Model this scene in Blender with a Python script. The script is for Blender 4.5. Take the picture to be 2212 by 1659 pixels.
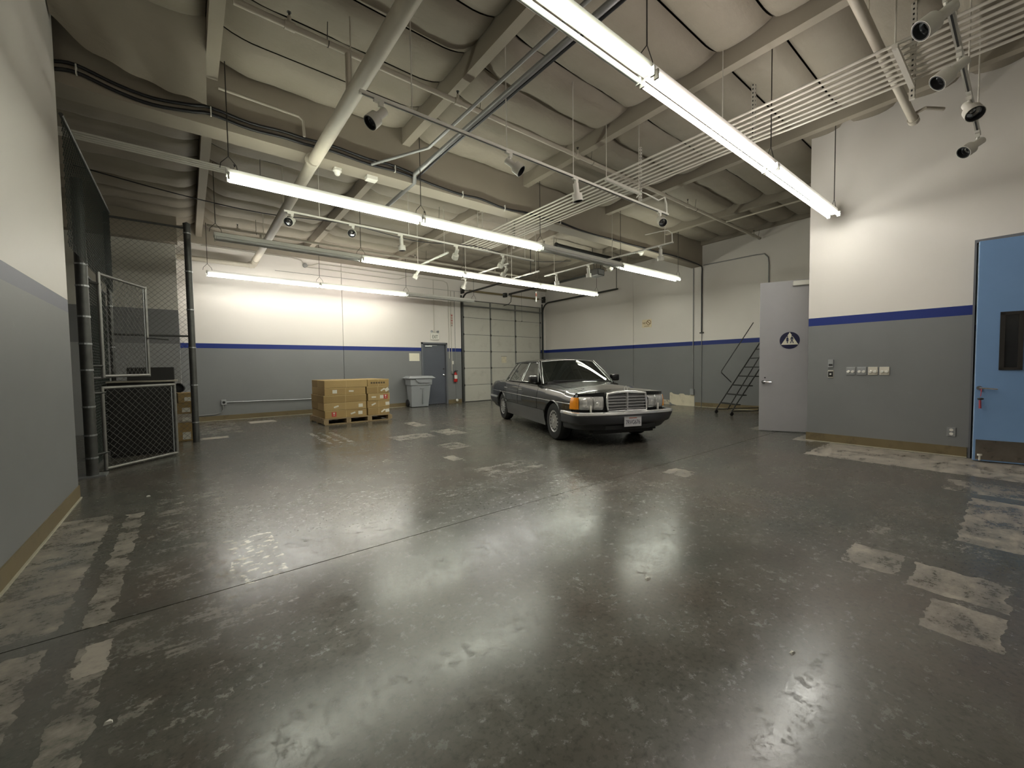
import bpy, bmesh, math, random
from mathutils import Vector, Matrix
PI = math.pi; R = math.radians
for _o in list(bpy.data.objects): bpy.data.objects.remove(_o)
scene = bpy.context.scene
COL = scene.collection
random.seed(7)

# ---------------------------------------------------------------- camera
cam_d = bpy.data.cameras.new('camera'); cam = bpy.data.objects.new('camera', cam_d); COL.objects.link(cam)
FPX = 886.19
cam_d.sensor_fit = 'HORIZONTAL'; cam_d.sensor_width = 36.0; cam_d.lens = 36.0*FPX/2212.0
cam_d.clip_start = 0.05; cam_d.clip_end = 100
_yaw, _pit, _rol = R(38.419), R(-2.402), R(-0.775)
_f = Vector((math.sin(_yaw)*math.cos(_pit), math.cos(_yaw)*math.cos(_pit), math.sin(_pit)))
_r0 = Vector((math.cos(_yaw), -math.sin(_yaw), 0)); _u0 = _r0.cross(_f)
_r = _r0*math.cos(_rol) + _u0*math.sin(_rol); _u = -_r0*math.sin(_rol) + _u0*math.cos(_rol)
_m = Matrix((_r, _u, -_f)).transposed().to_4x4(); _m.translation = Vector((0, 0, 1.28))
cam.matrix_world = _m
scene.camera = cam

# ---------------------------------------------------------------- world and exposure
w = bpy.data.worlds.new('world'); scene.world = w; w.use_nodes = True
w.node_tree.nodes['Background'].inputs[0].default_value = (0.02, 0.02, 0.02, 1)
w.node_tree.nodes['Background'].inputs[1].default_value = 0.3
vs = scene.view_settings
vs.view_transform = 'Standard'; vs.look = 'None'; vs.gamma = 1.0; vs.use_curve_mapping = False
vs.exposure = 1.5
LAMP = 15.0          # strength of a lit fluorescent tube

# ---------------------------------------------------------------- materials
def lin(r, g, b):
    def c(x):
        x /= 255.0
        return x/12.92 if x <= 0.04045 else ((x+0.055)/1.055)**2.4
    return (c(r), c(g), c(b))
class NT:
    def __init__(s, name):
        s.m = bpy.data.materials.new(name); s.m.use_nodes = True
        s.t = s.m.node_tree; s.n = s.t.nodes; s.l = s.t.links
        s.b = s.n['Principled BSDF']; s._pos = None
    def new(s, typ, **kw):
        n = s.n.new(typ)
        for k, v in kw.items(): setattr(n, k, v)
        return n
    def val(s, sock, v):
        if isinstance(v, bpy.types.NodeSocket): s.l.new(v, sock)
        elif v is not None:
            if isinstance(v, (tuple, list)) and len(v) == 3 and sock.type == 'RGBA': v = (*v, 1)
            sock.default_value = v
    def math(s, op, a, b=None, c=None, clamp=False):
        n = s.new('ShaderNodeMath', operation=op, use_clamp=clamp)
        for i, v in enumerate((a, b, c)): s.val(n.inputs[i], v)
        return n.outputs[0]
    def pos(s):
        if not s._pos: s._pos = s.new('ShaderNodeTexCoord').outputs['Object']
        return s._pos
    def noise(s, scale, detail=3, rough=0.55, vec=None, dim=None):
        n = s.new('ShaderNodeTexNoise'); s.l.new(vec or s.pos(), n.inputs['Vector'])
        n.inputs['Scale'].default_value = scale; n.inputs['Detail'].default_value = detail
        n.inputs['Roughness'].default_value = rough
        return n.outputs['Fac']
    def scaled(s, vec, sc):
        n = s.new('ShaderNodeVectorMath', operation='MULTIPLY'); s.l.new(vec or s.pos(), n.inputs[0]); n.inputs[1].default_value = sc
        return n.outputs[0]
    def ramp(s, fac, lo, hi, smooth=True):
        n = s.new('ShaderNodeMapRange', interpolation_type='SMOOTHSTEP' if smooth else 'LINEAR')
        s.val(n.inputs[0], fac); n.inputs[1].default_value = lo; n.inputs[2].default_value = hi
        return n.outputs[0]
    def mix(s, fac, a, b):
        n = s.new('ShaderNodeMix', data_type='RGBA'); s.val(n.inputs[0], fac); s.val(n.inputs[6], a); s.val(n.inputs[7], b)
        return n.outputs[2]
    def mixf(s, fac, a, b):
        n = s.new('ShaderNodeMix', data_type='FLOAT'); s.val(n.inputs[0], fac); s.val(n.inputs[2], a); s.val(n.inputs[3], b)
        return n.outputs[0]
    def bump(s, h, strength=0.2, dist=0.01):
        n = s.new('ShaderNodeBump'); s.val(n.inputs['Height'], h); n.inputs['Strength'].default_value = strength; n.inputs['Distance'].default_value = dist
        s.l.new(n.outputs[0], s.b.inputs['Normal'])
    def set(s, **kw):
        for k, v in kw.items(): s.val(s.b.inputs[k], v)
        return s
MATS = {}
def mat(name, col, rough=0.6, metal=0.0, spec=0.5, var=0.12, vscale=6.0, bump=0.0, bscale=60.0, coat=0.0, dirt=None):
    """plain surface with procedural mottling; col is linear rgb"""
    if name in MATS: return MATS[name]
    t = NT(name)
    n = t.noise(vscale, 4)
    c = t.mix(n, tuple(x*(1-var) for x in col), tuple(min(1, x*(1+var)) for x in col))
    if dirt:
        d = t.ramp(t.noise(dirt[1], 5, 0.7), 0.52, 0.72)
        c = t.mix(t.math('MULTIPLY', d, dirt[2]), c, dirt[0])
    t.set(**{'Base Color': c, 'Roughness': t.mixf(n, rough*0.9, min(1, rough*1.1)), 'Metallic': metal, 'Specular IOR Level': spec})
    if coat: t.set(**{'Coat Weight': coat, 'Coat Roughness': 0.05})
    if bump: t.bump(t.noise(bscale, 3), bump, 0.01)
    MATS[name] = t.m
    return t.m
def emit(name, col, strength):
    if name in MATS: return MATS[name]
    t = NT(name); t.set(**{'Base Color': (0.9, 0.9, 0.9), 'Emission Color': col, 'Emission Strength': strength})
    MATS[name] = t.m; return t.m
def glass(name, col=(0.02, 0.022, 0.02), alpha=0.5, rough=0.03):
    if name in MATS: return MATS[name]
    t = NT(name); n = t.noise(8, 2)
    t.set(**{'Base Color': col, 'Roughness': t.mixf(n, rough, rough*1.6), 'Transmission Weight': alpha, 'IOR': 1.45, 'Specular IOR Level': 0.6})
    MATS[name] = t.m; return t.m

# ---------------------------------------------------------------- mesh builder
class MB:
    def __init__(s): s.v = []; s.f = []
    def add(s, vs, fs):
        o = len(s.v); s.v += [tuple(p) for p in vs]; s.f += [tuple(i+o for i in f) for f in fs]; return s
    def box(s, x0, x1, y0, y1, z0, z1, M=None):
        vs = [Vector((x, y, z)) for z in (z0, z1) for y in (y0, y1) for x in (x0, x1)]
        if M is not None: vs = [M @ p for p in vs]
        return s.add(vs, [(0,2,3,1), (4,5,7,6), (0,1,5,4), (2,6,7,3), (0,4,6,2), (1,3,7,5)])
    def bbox(s, x0, x1, y0, y1, z0, z1, bev=0.01, seg=1, M=None):
        bm = bmesh.new(); bmesh.ops.create_cube(bm, size=1)
        for p in bm.verts: p.co = Vector(((x0+x1)/2+p.co.x*(x1-x0), (y0+y1)/2+p.co.y*(y1-y0), (z0+z1)/2+p.co.z*(z1-z0)))
        bmesh.ops.bevel(bm, geom=bm.edges[:], offset=bev, segments=seg, affect='EDGES', profile=0.5)
        bm.verts.index_update()
        vs = [M @ p.co if M is not None else p.co.copy() for p in bm.verts]; fs = [[q.index for q in f.verts] for f in bm.faces]
        bm.free(); return s.add(vs, fs)
    def tube(s, pts, r, n=8, caps=True, closed=False):
        pts = [Vector(p) for p in pts]; m = len(pts); rs = r if isinstance(r, (list, tuple)) else [r]*m
        ring = []; prev = None
        for i, p in enumerate(pts):
            if closed: t = (pts[(i+1) % m]-pts[i-1])
            else: t = (pts[min(i+1, m-1)]-pts[max(i-1, 0)])
            t.normalize()
            if prev is None:
                a = Vector((0, 0, 1)) if abs(t.z) < 0.9 else Vector((1, 0, 0))
                u = t.cross(a).normalized()
            else:
                u = (prev - t*prev.dot(t)).normalized()
            prev = u; wv = t.cross(u)
            ring.append([p+(u*math.cos(2*PI*k/n)+wv*math.sin(2*PI*k/n))*rs[i] for k in range(n)])
        vs = [q for rg in ring for q in rg]; fs = []
        mm = m if closed else m-1
        for i in range(mm):
            for k in range(n):
                a = i*n+k; b = i*n+(k+1) % n; c = ((i+1) % m)*n+(k+1) % n; d = ((i+1) % m)*n+k
                fs.append((a, b, c, d))
        if caps and not closed:
            fs.append(tuple(range(n-1, -1, -1))); fs.append(tuple((m-1)*n+k for k in range(n)))
        return s.add(vs, fs)
    def cyl(s, p0, p1, r, n=12, r1=None): return s.tube([p0, p1], [r, r if r1 is None else r1], n)
    def sphere(s, c, r, n=10, m=6, sc=(1, 1, 1)):
        vs = []; fs = []
        for i in range(m+1):
            th = PI*i/m
            for k in range(n):
                ph = 2*PI*k/n
                vs.append((c[0]+r*sc[0]*math.sin(th)*math.cos(ph), c[1]+r*sc[1]*math.sin(th)*math.sin(ph), c[2]+r*sc[2]*math.cos(th)))
        for i in range(m):
            for k in range(n): fs.append((i*n+k, (i+1)*n+k, (i+1)*n+(k+1) % n, i*n+(k+1) % n))
        return s.add(vs, fs)
    def lathe(s, prof, origin=(0, 0, 0), axis=(0, 0, 1), n=24, cap=False):
        ax = Vector(axis).normalized(); a = Vector((0, 0, 1)) if abs(ax.z) < 0.9 else Vector((1, 0, 0))
        u = ax.cross(a).normalized(); wv = ax.cross(u); o = Vector(origin)
        vs = []; fs = []
        for (r, h) in prof:
            for k in range(n):
                vs.append(o+ax*h+(u*math.cos(2*PI*k/n)+wv*math.sin(2*PI*k/n))*r)
        for i in range(len(prof)-1):
            for k in range(n): fs.append((i*n+k, i*n+(k+1) % n, (i+1)*n+(k+1) % n, (i+1)*n+k))
        if cap:
            fs.append(tuple(range(n-1, -1, -1))); fs.append(tuple((len(prof)-1)*n+k for k in range(n)))
        return s.add(vs, fs)
    def prism(s, poly, M, depth):
        """2d polygon extruded along local z by depth, placed with matrix M"""
        n = len(poly)
        vs = [M @ Vector((x, y, 0)) for x, y in poly]+[M @ Vector((x, y, depth)) for x, y in poly]
        fs = [tuple(range(n-1, -1, -1)), tuple(range(n, 2*n))]+[(k, (k+1) % n, n+(k+1) % n, n+k) for k in range(n)]
        return s.add(vs, fs)
    def grid(s, fn, nu, nv, flip=False):
        vs = [fn(i/nu, j/nv) for j in range(nv+1) for i in range(nu+1)]; W = nu+1
        fs = [(j*W+i, j*W+i+1, (j+1)*W+i+1, (j+1)*W+i) for j in range(nv) for i in range(nu)]
        if flip: fs = [f[::-1] for f in fs]
        return s.add(vs, fs)
    def mesh(s, name, material, smooth=False, fix=True):
        me = bpy.data.meshes.new(name); me.from_pydata(s.v, [], s.f); me.update()
        if fix:
            bm = bmesh.new(); bm.from_mesh(me); bmesh.ops.recalc_face_normals(bm, faces=bm.faces[:]); bm.to_mesh(me); bm.free()
        if material: me.materials.append(material)
        if smooth:
            me.polygons.foreach_set('use_smooth', [True]*len(me.polygons)); me.set_sharp_from_angle(angle=R(smooth if smooth > 1 else 38))
        return me
    def build(s, name, material, parent=None, smooth=False, loc=None, fix=True):
        return link(name, s.mesh(name, material, smooth, fix), parent, loc)
def link(name, me, parent=None, loc=None, rz=0):
    o = bpy.data.objects.new(name, me); COL.objects.link(o)
    if parent: o.parent = parent
    if loc is not None: o.location = loc
    if rz: o.rotation_euler = (0, 0, rz)
    return o
def tag(o, label=None, cat=None, group=None, kind=None):
    if label: o['label'] = label
    if cat: o['category'] = cat
    if group: o['group'] = group
    if kind: o['kind'] = kind
    return o
def thing(name, label, cat, loc=(0, 0, 0), rz=0, group=None):
    return tag(link(name, None, None, loc, rz), label, cat, group)
def copy_tree(o, parent=None):
    c = o.copy(); COL.objects.link(c); c.parent = parent
    for ch in o.children: copy_tree(ch, c)
    return c
def text_mesh(body, size, M, material, name, parent=None, extrude=0.0015, align='CENTER', sx=1.0):
    cu = bpy.data.curves.new('t', 'FONT'); cu.body = body; cu.size = size; cu.align_x = align; cu.align_y = 'CENTER'; cu.extrude = extrude; cu.resolution_u = 3
    ob = bpy.data.objects.new('t', cu); COL.objects.link(ob)
    dg = bpy.context.evaluated_depsgraph_get(); me = bpy.data.meshes.new_from_object(ob.evaluated_get(dg))
    bpy.data.objects.remove(ob); bpy.data.curves.remove(cu)
    me.transform(M @ Matrix.Diagonal((sx, 1, 1, 1))); me.name = name; me.materials.clear(); me.materials.append(material)
    return link(name, me, parent)
def frame_M(o, x, y):
    """matrix whose local x,y,z are the directions x, y, x cross y, at origin o"""
    x = Vector(x).normalized(); y = Vector(y).normalized(); z = x.cross(y)
    m = Matrix((x, y, z)).transposed().to_4x4(); m.translation = Vector(o); return m
# ================================================================ room
XL, XF, XR, YB, YS = -0.90, 8.035, 12.10, 12.90, -2.6
XW = -4.0                      # far end of the caged storage on the left
def paint(name, lo, hi, white, blue, grey):
    t = NT(name); sp = t.new('ShaderNodeSeparateXYZ'); t.l.new(t.pos(), sp.inputs[0]); z = sp.outputs[2]
    n = t.noise(1.3, 5, 0.6); n2 = t.noise(7, 4, 0.7)
    wv = t.mix(n, tuple(c*0.95 for c in white), white); gv = t.mix(n, tuple(c*0.9 for c in grey), tuple(c*1.06 for c in grey))
    scuff = t.math('MULTIPLY', t.ramp(n2, 0.66, 0.74), 0.25)
    gv = t.mix(scuff, gv, tuple(c*1.35 for c in grey))
    c = t.mix(t.math('GREATER_THAN', z, lo), gv, blue); c = t.mix(t.math('GREATER_THAN', z, hi), c, wv)
    t.set(**{'Base Color': c, 'Roughness': 0.5, 'Specular IOR Level': 0.35}); t.bump(t.noise(140, 3), 0.12, 0.004)
    return t.m
WHITE = (0.70, 0.66, 0.615); BLUE = (0.010, 0.026, 0.17); GREY = (0.20, 0.203, 0.205)
M_wall = paint('painted_concrete', 1.853, 1.975, WHITE, BLUE, GREY)
M_fore = paint('painted_drywall', 1.876, 2.002, WHITE, BLUE, GREY)
M_left = paint('painted_drywall_satin', 1.88, 2.005, WHITE, (0.145, 0.15, 0.19), GREY)
M_cage = paint('painted_block', 1.90, 2.66, (0.62, 0.6, 0.54), (0.22, 0.22, 0.225), (0.36, 0.36, 0.36))
M_tan = mat('tan_baseboard', (0.165, 0.125, 0.062), 0.55, var=0.2, vscale=3, dirt=((0.07, 0.055, 0.03), 5, 0.5))
M_caulk = mat('pale_caulk', (0.42, 0.39, 0.30), 0.6)
M_cream = mat('cream_painted_wood', (0.30, 0.263, 0.21), 0.7, var=0.08, vscale=2.5, bump=0.06, bscale=30)
M_deck = mat('dark_roof_gap', (0.05, 0.042, 0.03), 0.9)

# ---- floor -------------------------------------------------------
def floor_mat():
    t = NT('polished_concrete'); P = t.pos()
    dn = t.new('ShaderNodeTexNoise'); t.l.new(P, dn.inputs['Vector']); dn.inputs['Scale'].default_value = 9; dn.inputs['Detail'].default_value = 4
    off = t.new('ShaderNodeVectorMath', operation='MULTIPLY_ADD'); t.l.new(dn.outputs['Color'], off.inputs[0]); off.inputs[1].default_value = (0.10, 0.10, 0); t.l.new(P, off.inputs[2])
    sp = t.new('ShaderNodeSeparateXYZ'); t.l.new(off.outputs[0], sp.inputs[0]); x, y = sp.outputs[0], sp.outputs[1]
    boxes = [(-.95,-.55,2.97,5.1,.8), (-.95,-.55,1.0,2.80,.8), (-.46,-.35,2.9,5.0,.85), (-.27,.26,2.95,5.75,.5), (-.42,.47,2.45,2.83,.55), (-.44,-.32,1.0,2.70,.7), (-.25,.09,1.0,2.42,.45),
             (.12,.22,1.2,2.1,.35), (6.78,7.98,-.9,1.95,1.0), (7.9,8.7,2.15,2.45,.9), (3.28,3.66,.47,.74,.8), (3.2,3.6,.04,.42,.85), (2.74,3.12,.04,.30,.8), (4.25,5.7,-.9,.30,.85), (5.9,6.45,-.9,.52,.7), (4.0,4.2,.1,.9,.5),
             (2.0,3.2,-.6,-.05,.5), (1.16,1.72,11.6,12.08,1.0), (.15,.60,9.5,9.78,.8), (1.86,1.94,7.4,8.95,.7), (2.04,2.10,7.4,8.95,.7), (2.2,2.28,7.3,8.8,.7), (2.9,3.65,6.9,7.4,.75), (3.9,4.2,8.3,9.1,.8), (3.85,4.28,6.8,7.55,.85),
             (3.2,3.6,5.6,6.1,.7), (2.72,3.6,3.8,4.32,.6), (2.82,3.0,4.9,5.2,.9), (1.85,2.45,3.5,3.75,.5), (4.5,4.6,6.6,8.4,.55), (5.2,5.28,7.2,9.0,.6), (8.6,9.1,3.0,3.4,.8), (4.4,4.7,2.4,2.7,.8), (0.2,1.6,10.2,12.6,.3), (0.2,0.9,9.4,12.8,.3)]
    tot = None
    for (a, b, c, d, s) in boxes:
        m = t.math('MULTIPLY', t.math('COMPARE', x, (a+b)/2+.05, (b-a)/2), t.math('COMPARE', y, (c+d)/2+.05, (d-c)/2))
        tot = t.math('MULTIPLY_ADD', m, s, tot if tot is not None else 0.0)
    st = t.math('ADD', t.math('MULTIPLY', t.noise(5, 7, 0.74, t.scaled(None, (0.8, 1.3, 1))), 1.1), t.math('MULTIPLY', t.noise(42, 3, 0.6), 0.35))
    patch = t.ramp(t.math('ADD', t.math('MULTIPLY', tot, 0.62), t.math('MULTIPLY', st, 1.5)), 1.38, 1.92)
    patch = t.math('MULTIPLY', patch, t.math('GREATER_THAN', tot, 0.01))
    # white flecks left where flooring was torn up
    vo = t.new('ShaderNodeTexNoise'); t.l.new(t.scaled(None, (14, 22, 1)), vo.inputs['Vector']); vo.inputs['Scale'].default_value = 1.0; vo.inputs['Detail'].default_value = 3
    fk = t.math('MULTIPLY', t.ramp(vo.outputs['Fac'], 0.56, 0.60), t.math('MULTIPLY', t.math('COMPARE', x, .38, .15), t.math('COMPARE', y, 3.36, .42)))
    big = t.noise(0.55, 4, 0.6); mid = t.noise(2.6, 6, 0.68); fine = t.noise(38, 4, 0.65)
    c = t.mix(t.ramp(big, 0.35, 0.65), (0.082, 0.085, 0.073), (0.104, 0.085, 0.070))
    c = t.mix(t.math('MULTIPLY', t.ramp(mid, 0.30, 0.78), .75), c, (0.135, 0.127, 0.106))
    c = t.mix(t.math('MULTIPLY', t.ramp(fine, 0.45, 0.72), 0.5), c, (0.035, 0.034, 0.029))
    vein = t.ramp(t.noise(16, 8, 0.8), 0.52, 0.66); c = t.mix(t.math('MULTIPLY', vein, 0.16), c, (0.19, 0.18, 0.155))
    sc = t.ramp(t.noise(1.1, 7, 0.75, t.scaled(None, (2.2, 0.9, 1))), 0.60, 0.78)
    c = t.mix(t.math('MULTIPLY', sc, 0.22), c, (0.24, 0.225, 0.19))
    c = t.mix(t.math('MULTIPLY', patch, 0.85), c, (0.40, 0.355, 0.30))
    c = t.mix(fk, c, (0.75, 0.72, 0.62))
    rg = t.mixf(t.ramp(mid, 0.25, 0.75), 0.17, 0.28)
    rg = t.mixf(t.math('MULTIPLY', sc, 0.4), rg, 0.45)
    rg = t.mixf(t.math('MULTIPLY', vein, 0.5), rg, 0.42)
    rg = t.mixf(patch, rg, 0.58)
    t.set(**{'Base Color': c, 'Roughness': rg, 'Specular IOR Level': 0.5})
    h = t.math('ADD', t.math('MULTIPLY', mid, 0.6), t.math('MULTIPLY', fine, 0.25))
    t.bump(t.math('ADD', h, t.math('MULTIPLY', vein, 0.15)), 0.09, 0.01)
    return t.m
M_floor = floor_mat()
floor = tag(MB().box(XW-.2, XR+.2, YS-.2, YB+.2, -0.30, -0.012).build('floor', M_deck), kind='structure')
for a, b in ((YS-.2, 2.893), (2.901, YB+.2)):
    MB().box(XW-.2, XR+.2, a, b, -0.012, 0.0).build('slab', M_floor, floor)

# ---- walls -------------------------------------------------------
DX0, DX1, DZ1 = 6.30, 7.30, 2.16          # back door opening
OX0, OX1, OZ1 = 7.97, 11.86, 3.76         # overhead door opening
HT = 5.35
def wall(name, label=None):
    return tag(link(name, None), kind='structure')
wb = wall('wall_back')
P = lambda x0, x1, z0, z1: MB().box(x0, x1, YB, YB+.2, z0, z1).build('wall_panel', M_wall, wb)
P(XW-.2, 3.744, 0, HT); P(3.756, DX0, 0, HT); P(DX0, DX1, DZ1, HT); P(DX1, OX0, 0, HT); P(OX0, OX1, OZ1, HT); P(OX1, XR+.2, 0, HT)
MB().box(3.72, 3.78, YB+.03, YB+.1, 0, HT).build('joint_filler', M_deck, wb)
wr = wall('wall_right')
for a, b in ((YS-.2, 2.3), (2.3, 8.494), (8.506, YB)):
    MB().box(XR, XR+.2, a, b, 0, HT).build('wall_panel', M_wall, wr)
MB().box(XR+.03, XR+.1, 8.47, 8.53, 0, HT).build('joint_filler', M_deck, wr)
tag(MB().box(XL-.2, XL, YS, 5.98, 0, HT).build('wall_left', M_left), kind='structure')
tag(MB().box(XW-.2, XR+.2, YS-.2, YS, 0, HT).build('wall_front', M_wall), kind='structure')
tag(MB().box(XW-.2, XW, YS, YB, 0, HT).build('wall_end', M_wall), kind='structure')
# wall beside the camera with the blue door opening
BY0, BY1, BZ1 = -0.50, 0.455, 2.79
tag(MB().box(XF, XF+.14, BY1, 2.27, 0, HT).box(XF, XF+.14, YS, BY0, 0, HT).box(XF, XF+.14, BY0, BY1, BZ1, HT).build('wall_side', M_fore), kind='structure')
GX0, GX1, GZ1 = 8.95, 9.93, 2.79
tag(MB().box(XF+.14, GX0, 2.13, 2.27, 0, HT).box(GX1, XR, 2.13, 2.27, 0, HT).box(GX0, GX1, 2.13, 2.27, GZ1, HT).build('wall_restroom', M_fore), kind='structure')
tag(MB().box(XW, -0.09, 12.0, YB-.01, 0, HT).build('wall_storage', M_cage), kind='structure')

def baseboard(name, *bx):
    m = MB(); [m.box(*b) for b in bx]
    return tag(m.build(name, M_tan), kind='structure')
bb = baseboard('baseboard_back', (-.09, DX0-.02, YB-.012, YB, 0, .13), (DX1+.02, OX0-.1, YB-.012, YB, 0, .13), (OX1+.1, XR, YB-.012, YB, 0, .13))
MB().box(-.09, DX0-.02, YB-.016, YB, 0, .010).build('caulk_line', M_caulk, bb)
bb = baseboard('baseboard_right', (XR-.012, XR, 7.5, YB, 0, .13), (XR-.012, XR, 2.27, 6.30, 0, .13))
MB().box(XR-.016, XR, 2.27, 6.30, 0, .012).build('caulk_line', M_caulk, bb)
bb = baseboard('baseboard_side', (XF-.010, XF, BY1+.03, 2.28, 0, .135))
MB().box(XF-.022, XF, BY1+.03, 2.285, 0, .012).build('caulk_line', M_caulk, bb)
bb = baseboard('baseboard_left', (XL, XL+.010, YS, 5.985, 0, .135), (XL-.2, XL+.01, 5.98, 5.99, 0, .135))
MB().box(XL, XL+.022, YS, 5.99, 0, .012).build('caulk_line', M_caulk, bb)

# bare patches on the right wall where board was torn off
tp = tag(link('trim_1', None), kind='structure')
random.seed(3)
ys = [7.13-(7.13-6.32)*i/14 for i in range(15)]; zt = [.39, .40, .36, .345, .34, .335, .37, .375, .37, .335, .34, .33, .36, .365, .355]
MB().prism([(y, z) for y, z in zip(ys, zt)]+[(6.32, 0), (6.9, 0), (7.05, .03), (7.13, .09)], frame_M((XR-.006, 0, 0), (0, 1, 0), (0, 0, 1)), .005).build('bare_plaster_patch', mat('bare_plaster', (0.68, 0.62, 0.48), 0.8, var=0.1, vscale=4, dirt=((0.4, 0.36, 0.28), 6, .5)), tp)
MB().prism([(7.5, .0), (7.5, .155), (7.3, .16), (7.14, .15), (7.14, .01)], frame_M((XR-.005, 0, 0), (0, 1, 0), (0, 0, 1)), .004).build('bare_plaster_patch', mat('chipped_plaster', (0.55, 0.49, 0.38), 0.8, var=0.2, vscale=9, dirt=((0.1, 0.09, 0.07), 14, .9)), tp)

# ---- roof --------------------------------------------------------
SL = 0.0208
def zs(y): return 4.88+SL*(6.1-y)         # level of the seams between the insulation batts
ceiling = tag(MB().add([(XW-.2, YS-.2, zs(YS)+.28), (XR+.2, YS-.2, zs(YS)+.28), (XR+.2, YB+.2, zs(YB)+.28), (XW-.2, YB+.2, zs(YB)+.28),
                        (XW-.2, YS-.2, zs(YS)+.5), (XR+.2, YS-.2, zs(YS)+.5), (XR+.2, YB+.2, zs(YB)+.5), (XW-.2, YB+.2, zs(YB)+.5)],
                       [(0,3,2,1), (4,5,6,7), (0,1,5,4), (1,2,6,5), (2,3,7,6), (3,0,4,7)]).build('ceiling', M_deck), kind='structure')
def slope_box(x0, x1, y0, y1, dz0, dz1):
    return MB().add([(x0, y0, zs(y0)+dz0), (x1, y0, zs(y0)+dz0), (x0, y1, zs(y1)+dz0), (x1, y1, zs(y1)+dz0),
                     (x0, y0, zs(y0)+dz1), (x1, y0, zs(y0)+dz1), (x0, y1, zs(y1)+dz1), (x1, y1, zs(y1)+dz1)],
                    [(0,2,3,1), (4,5,7,6), (0,1,5,4), (2,6,7,3), (0,4,6,2), (1,3,7,5)])
PX = [0.36+2.44*k-2.44*2 for k in range(7)]   # purlins along Y
for k, x in enumerate(PX[1:]):
    slope_box(x-.062, x+.062, YS, 6.1, -.15, .28).build('purlin', M_cream, ceiling)
    slope_box(x-.062, x+.062, 6.42, YB, -.15, .28).build('purlin', M_cream, ceiling)
MB().box(XW, XR, 6.10, 6.42, 4.18, 5.16).build('girder', M_cream, ceiling)
MB().box(XW, -.05, 11.75, 11.98, 4.12, 5.0).build('storage_beam', M_cream, ceiling)
slope_box(XW, XR, YB-.09, YB, -.30, .28).build('ledger', M_cream, ceiling)
slope_box(XR-.09, XR, 2.27, 6.1, -.10, .28).build('ledger', M_cream, ceiling)
slope_box(XR-.09, XR, 6.42, YB-.09, -.10, .28).build('ledger', M_cream, ceiling)
def batt_mat():
    t = NT('insulation_facing'); n = t.noise(2.2, 4, .6); n2 = t.noise(6, 5, .65, t.scaled(None, (1.0, 4.0, 1)))
    c = t.mix(n, (0.235, 0.205, 0.163), (0.295, 0.260, 0.210))
    t.set(**{'Base Color': c, 'Roughness': 0.62, 'Specular IOR Level': 0.3}); t.bump(n2, 0.35, 0.02); return t.m
M_batt = batt_mat()
def batt_mesh(L, seed, sg=.115):
    rnd = random.Random(seed); ph = [rnd.uniform(0, 6.3) for _ in range(6)]; am = rnd.uniform(.8, 1.2)
    w = .590
    def fn(u, v):
        x = u*L; y = v*w
        e = min(1, x/.34, (L-x)/.34); e = max(0.0, e); end = math.sin(e*PI/2)**.8
        prof = (4*v*(1-v))**.5
        sag = sg*am*prof*end+.010*end*prof*math.sin(x*2.3+ph[0])
        wr = .010*prof*end*(math.sin(17*x+9*y+ph[1])*.4+math.sin(31*x-14*y+ph[2])*.3+math.sin(7*x+ph[3]))
        return (x, y, .07*(1-end)+.03*(2*v-1)**8-sag+wr)
    return MB().grid(fn, 24, 8, flip=True).mesh('insulation_batt', M_batt, smooth=80, fix=False)
batts = {L: [batt_mesh(L, 10+k) for k in range(4)] for L in (2.30,)}
batts['flat'] = [batt_mesh(2.30, 50+k, .035) for k in range(3)]
batts['e'] = [batt_mesh(XR-.1-(PX[-1]+.07), 30+k) for k in range(3)]
rows = [6.1-.61*(i+1) for i in range(14)]+[6.42+.61*i for i in range(10)]
random.seed(11)
for k, x in enumerate(PX):
    for y in rows:
        if y < YS or y+.6 > YB-.09: continue
        if k == 1 and abs(y-(6.1-.61)) < .01: continue      # a sheet hangs loose here
        last = (k == len(PX)-1)
        if last and y < 2.3: continue
        o = link('insulation_batt', random.choice(batts['e'] if last else batts['flat'] if k <= 2 and y < 9 else batts[2.30]), ceiling, (x+.07, y+.006, zs(y)))
        o.rotation_euler = (math.atan(-SL), 0, 0)
# the loose sheet of insulation facing that sags beside the girder
def sheet(u, v):
    x = -0.89+u*1.185; drop = .33+.62*u-.30*u*u+.03*math.sin(9*u)
    y = 5.43+v*(.40+.12*math.sin(u*2.5)); z = 4.97-drop*(v**1.25)-.03*math.sin(7*u+5*v)*v-.012*math.sin(23*u-9*v)*v
    return (x, y+.02*math.sin(13*u)*v, z)
MB().grid(sheet, 26, 14).build('loose_insulation_sheet', M_batt, ceiling, smooth=80, fix=False)
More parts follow.
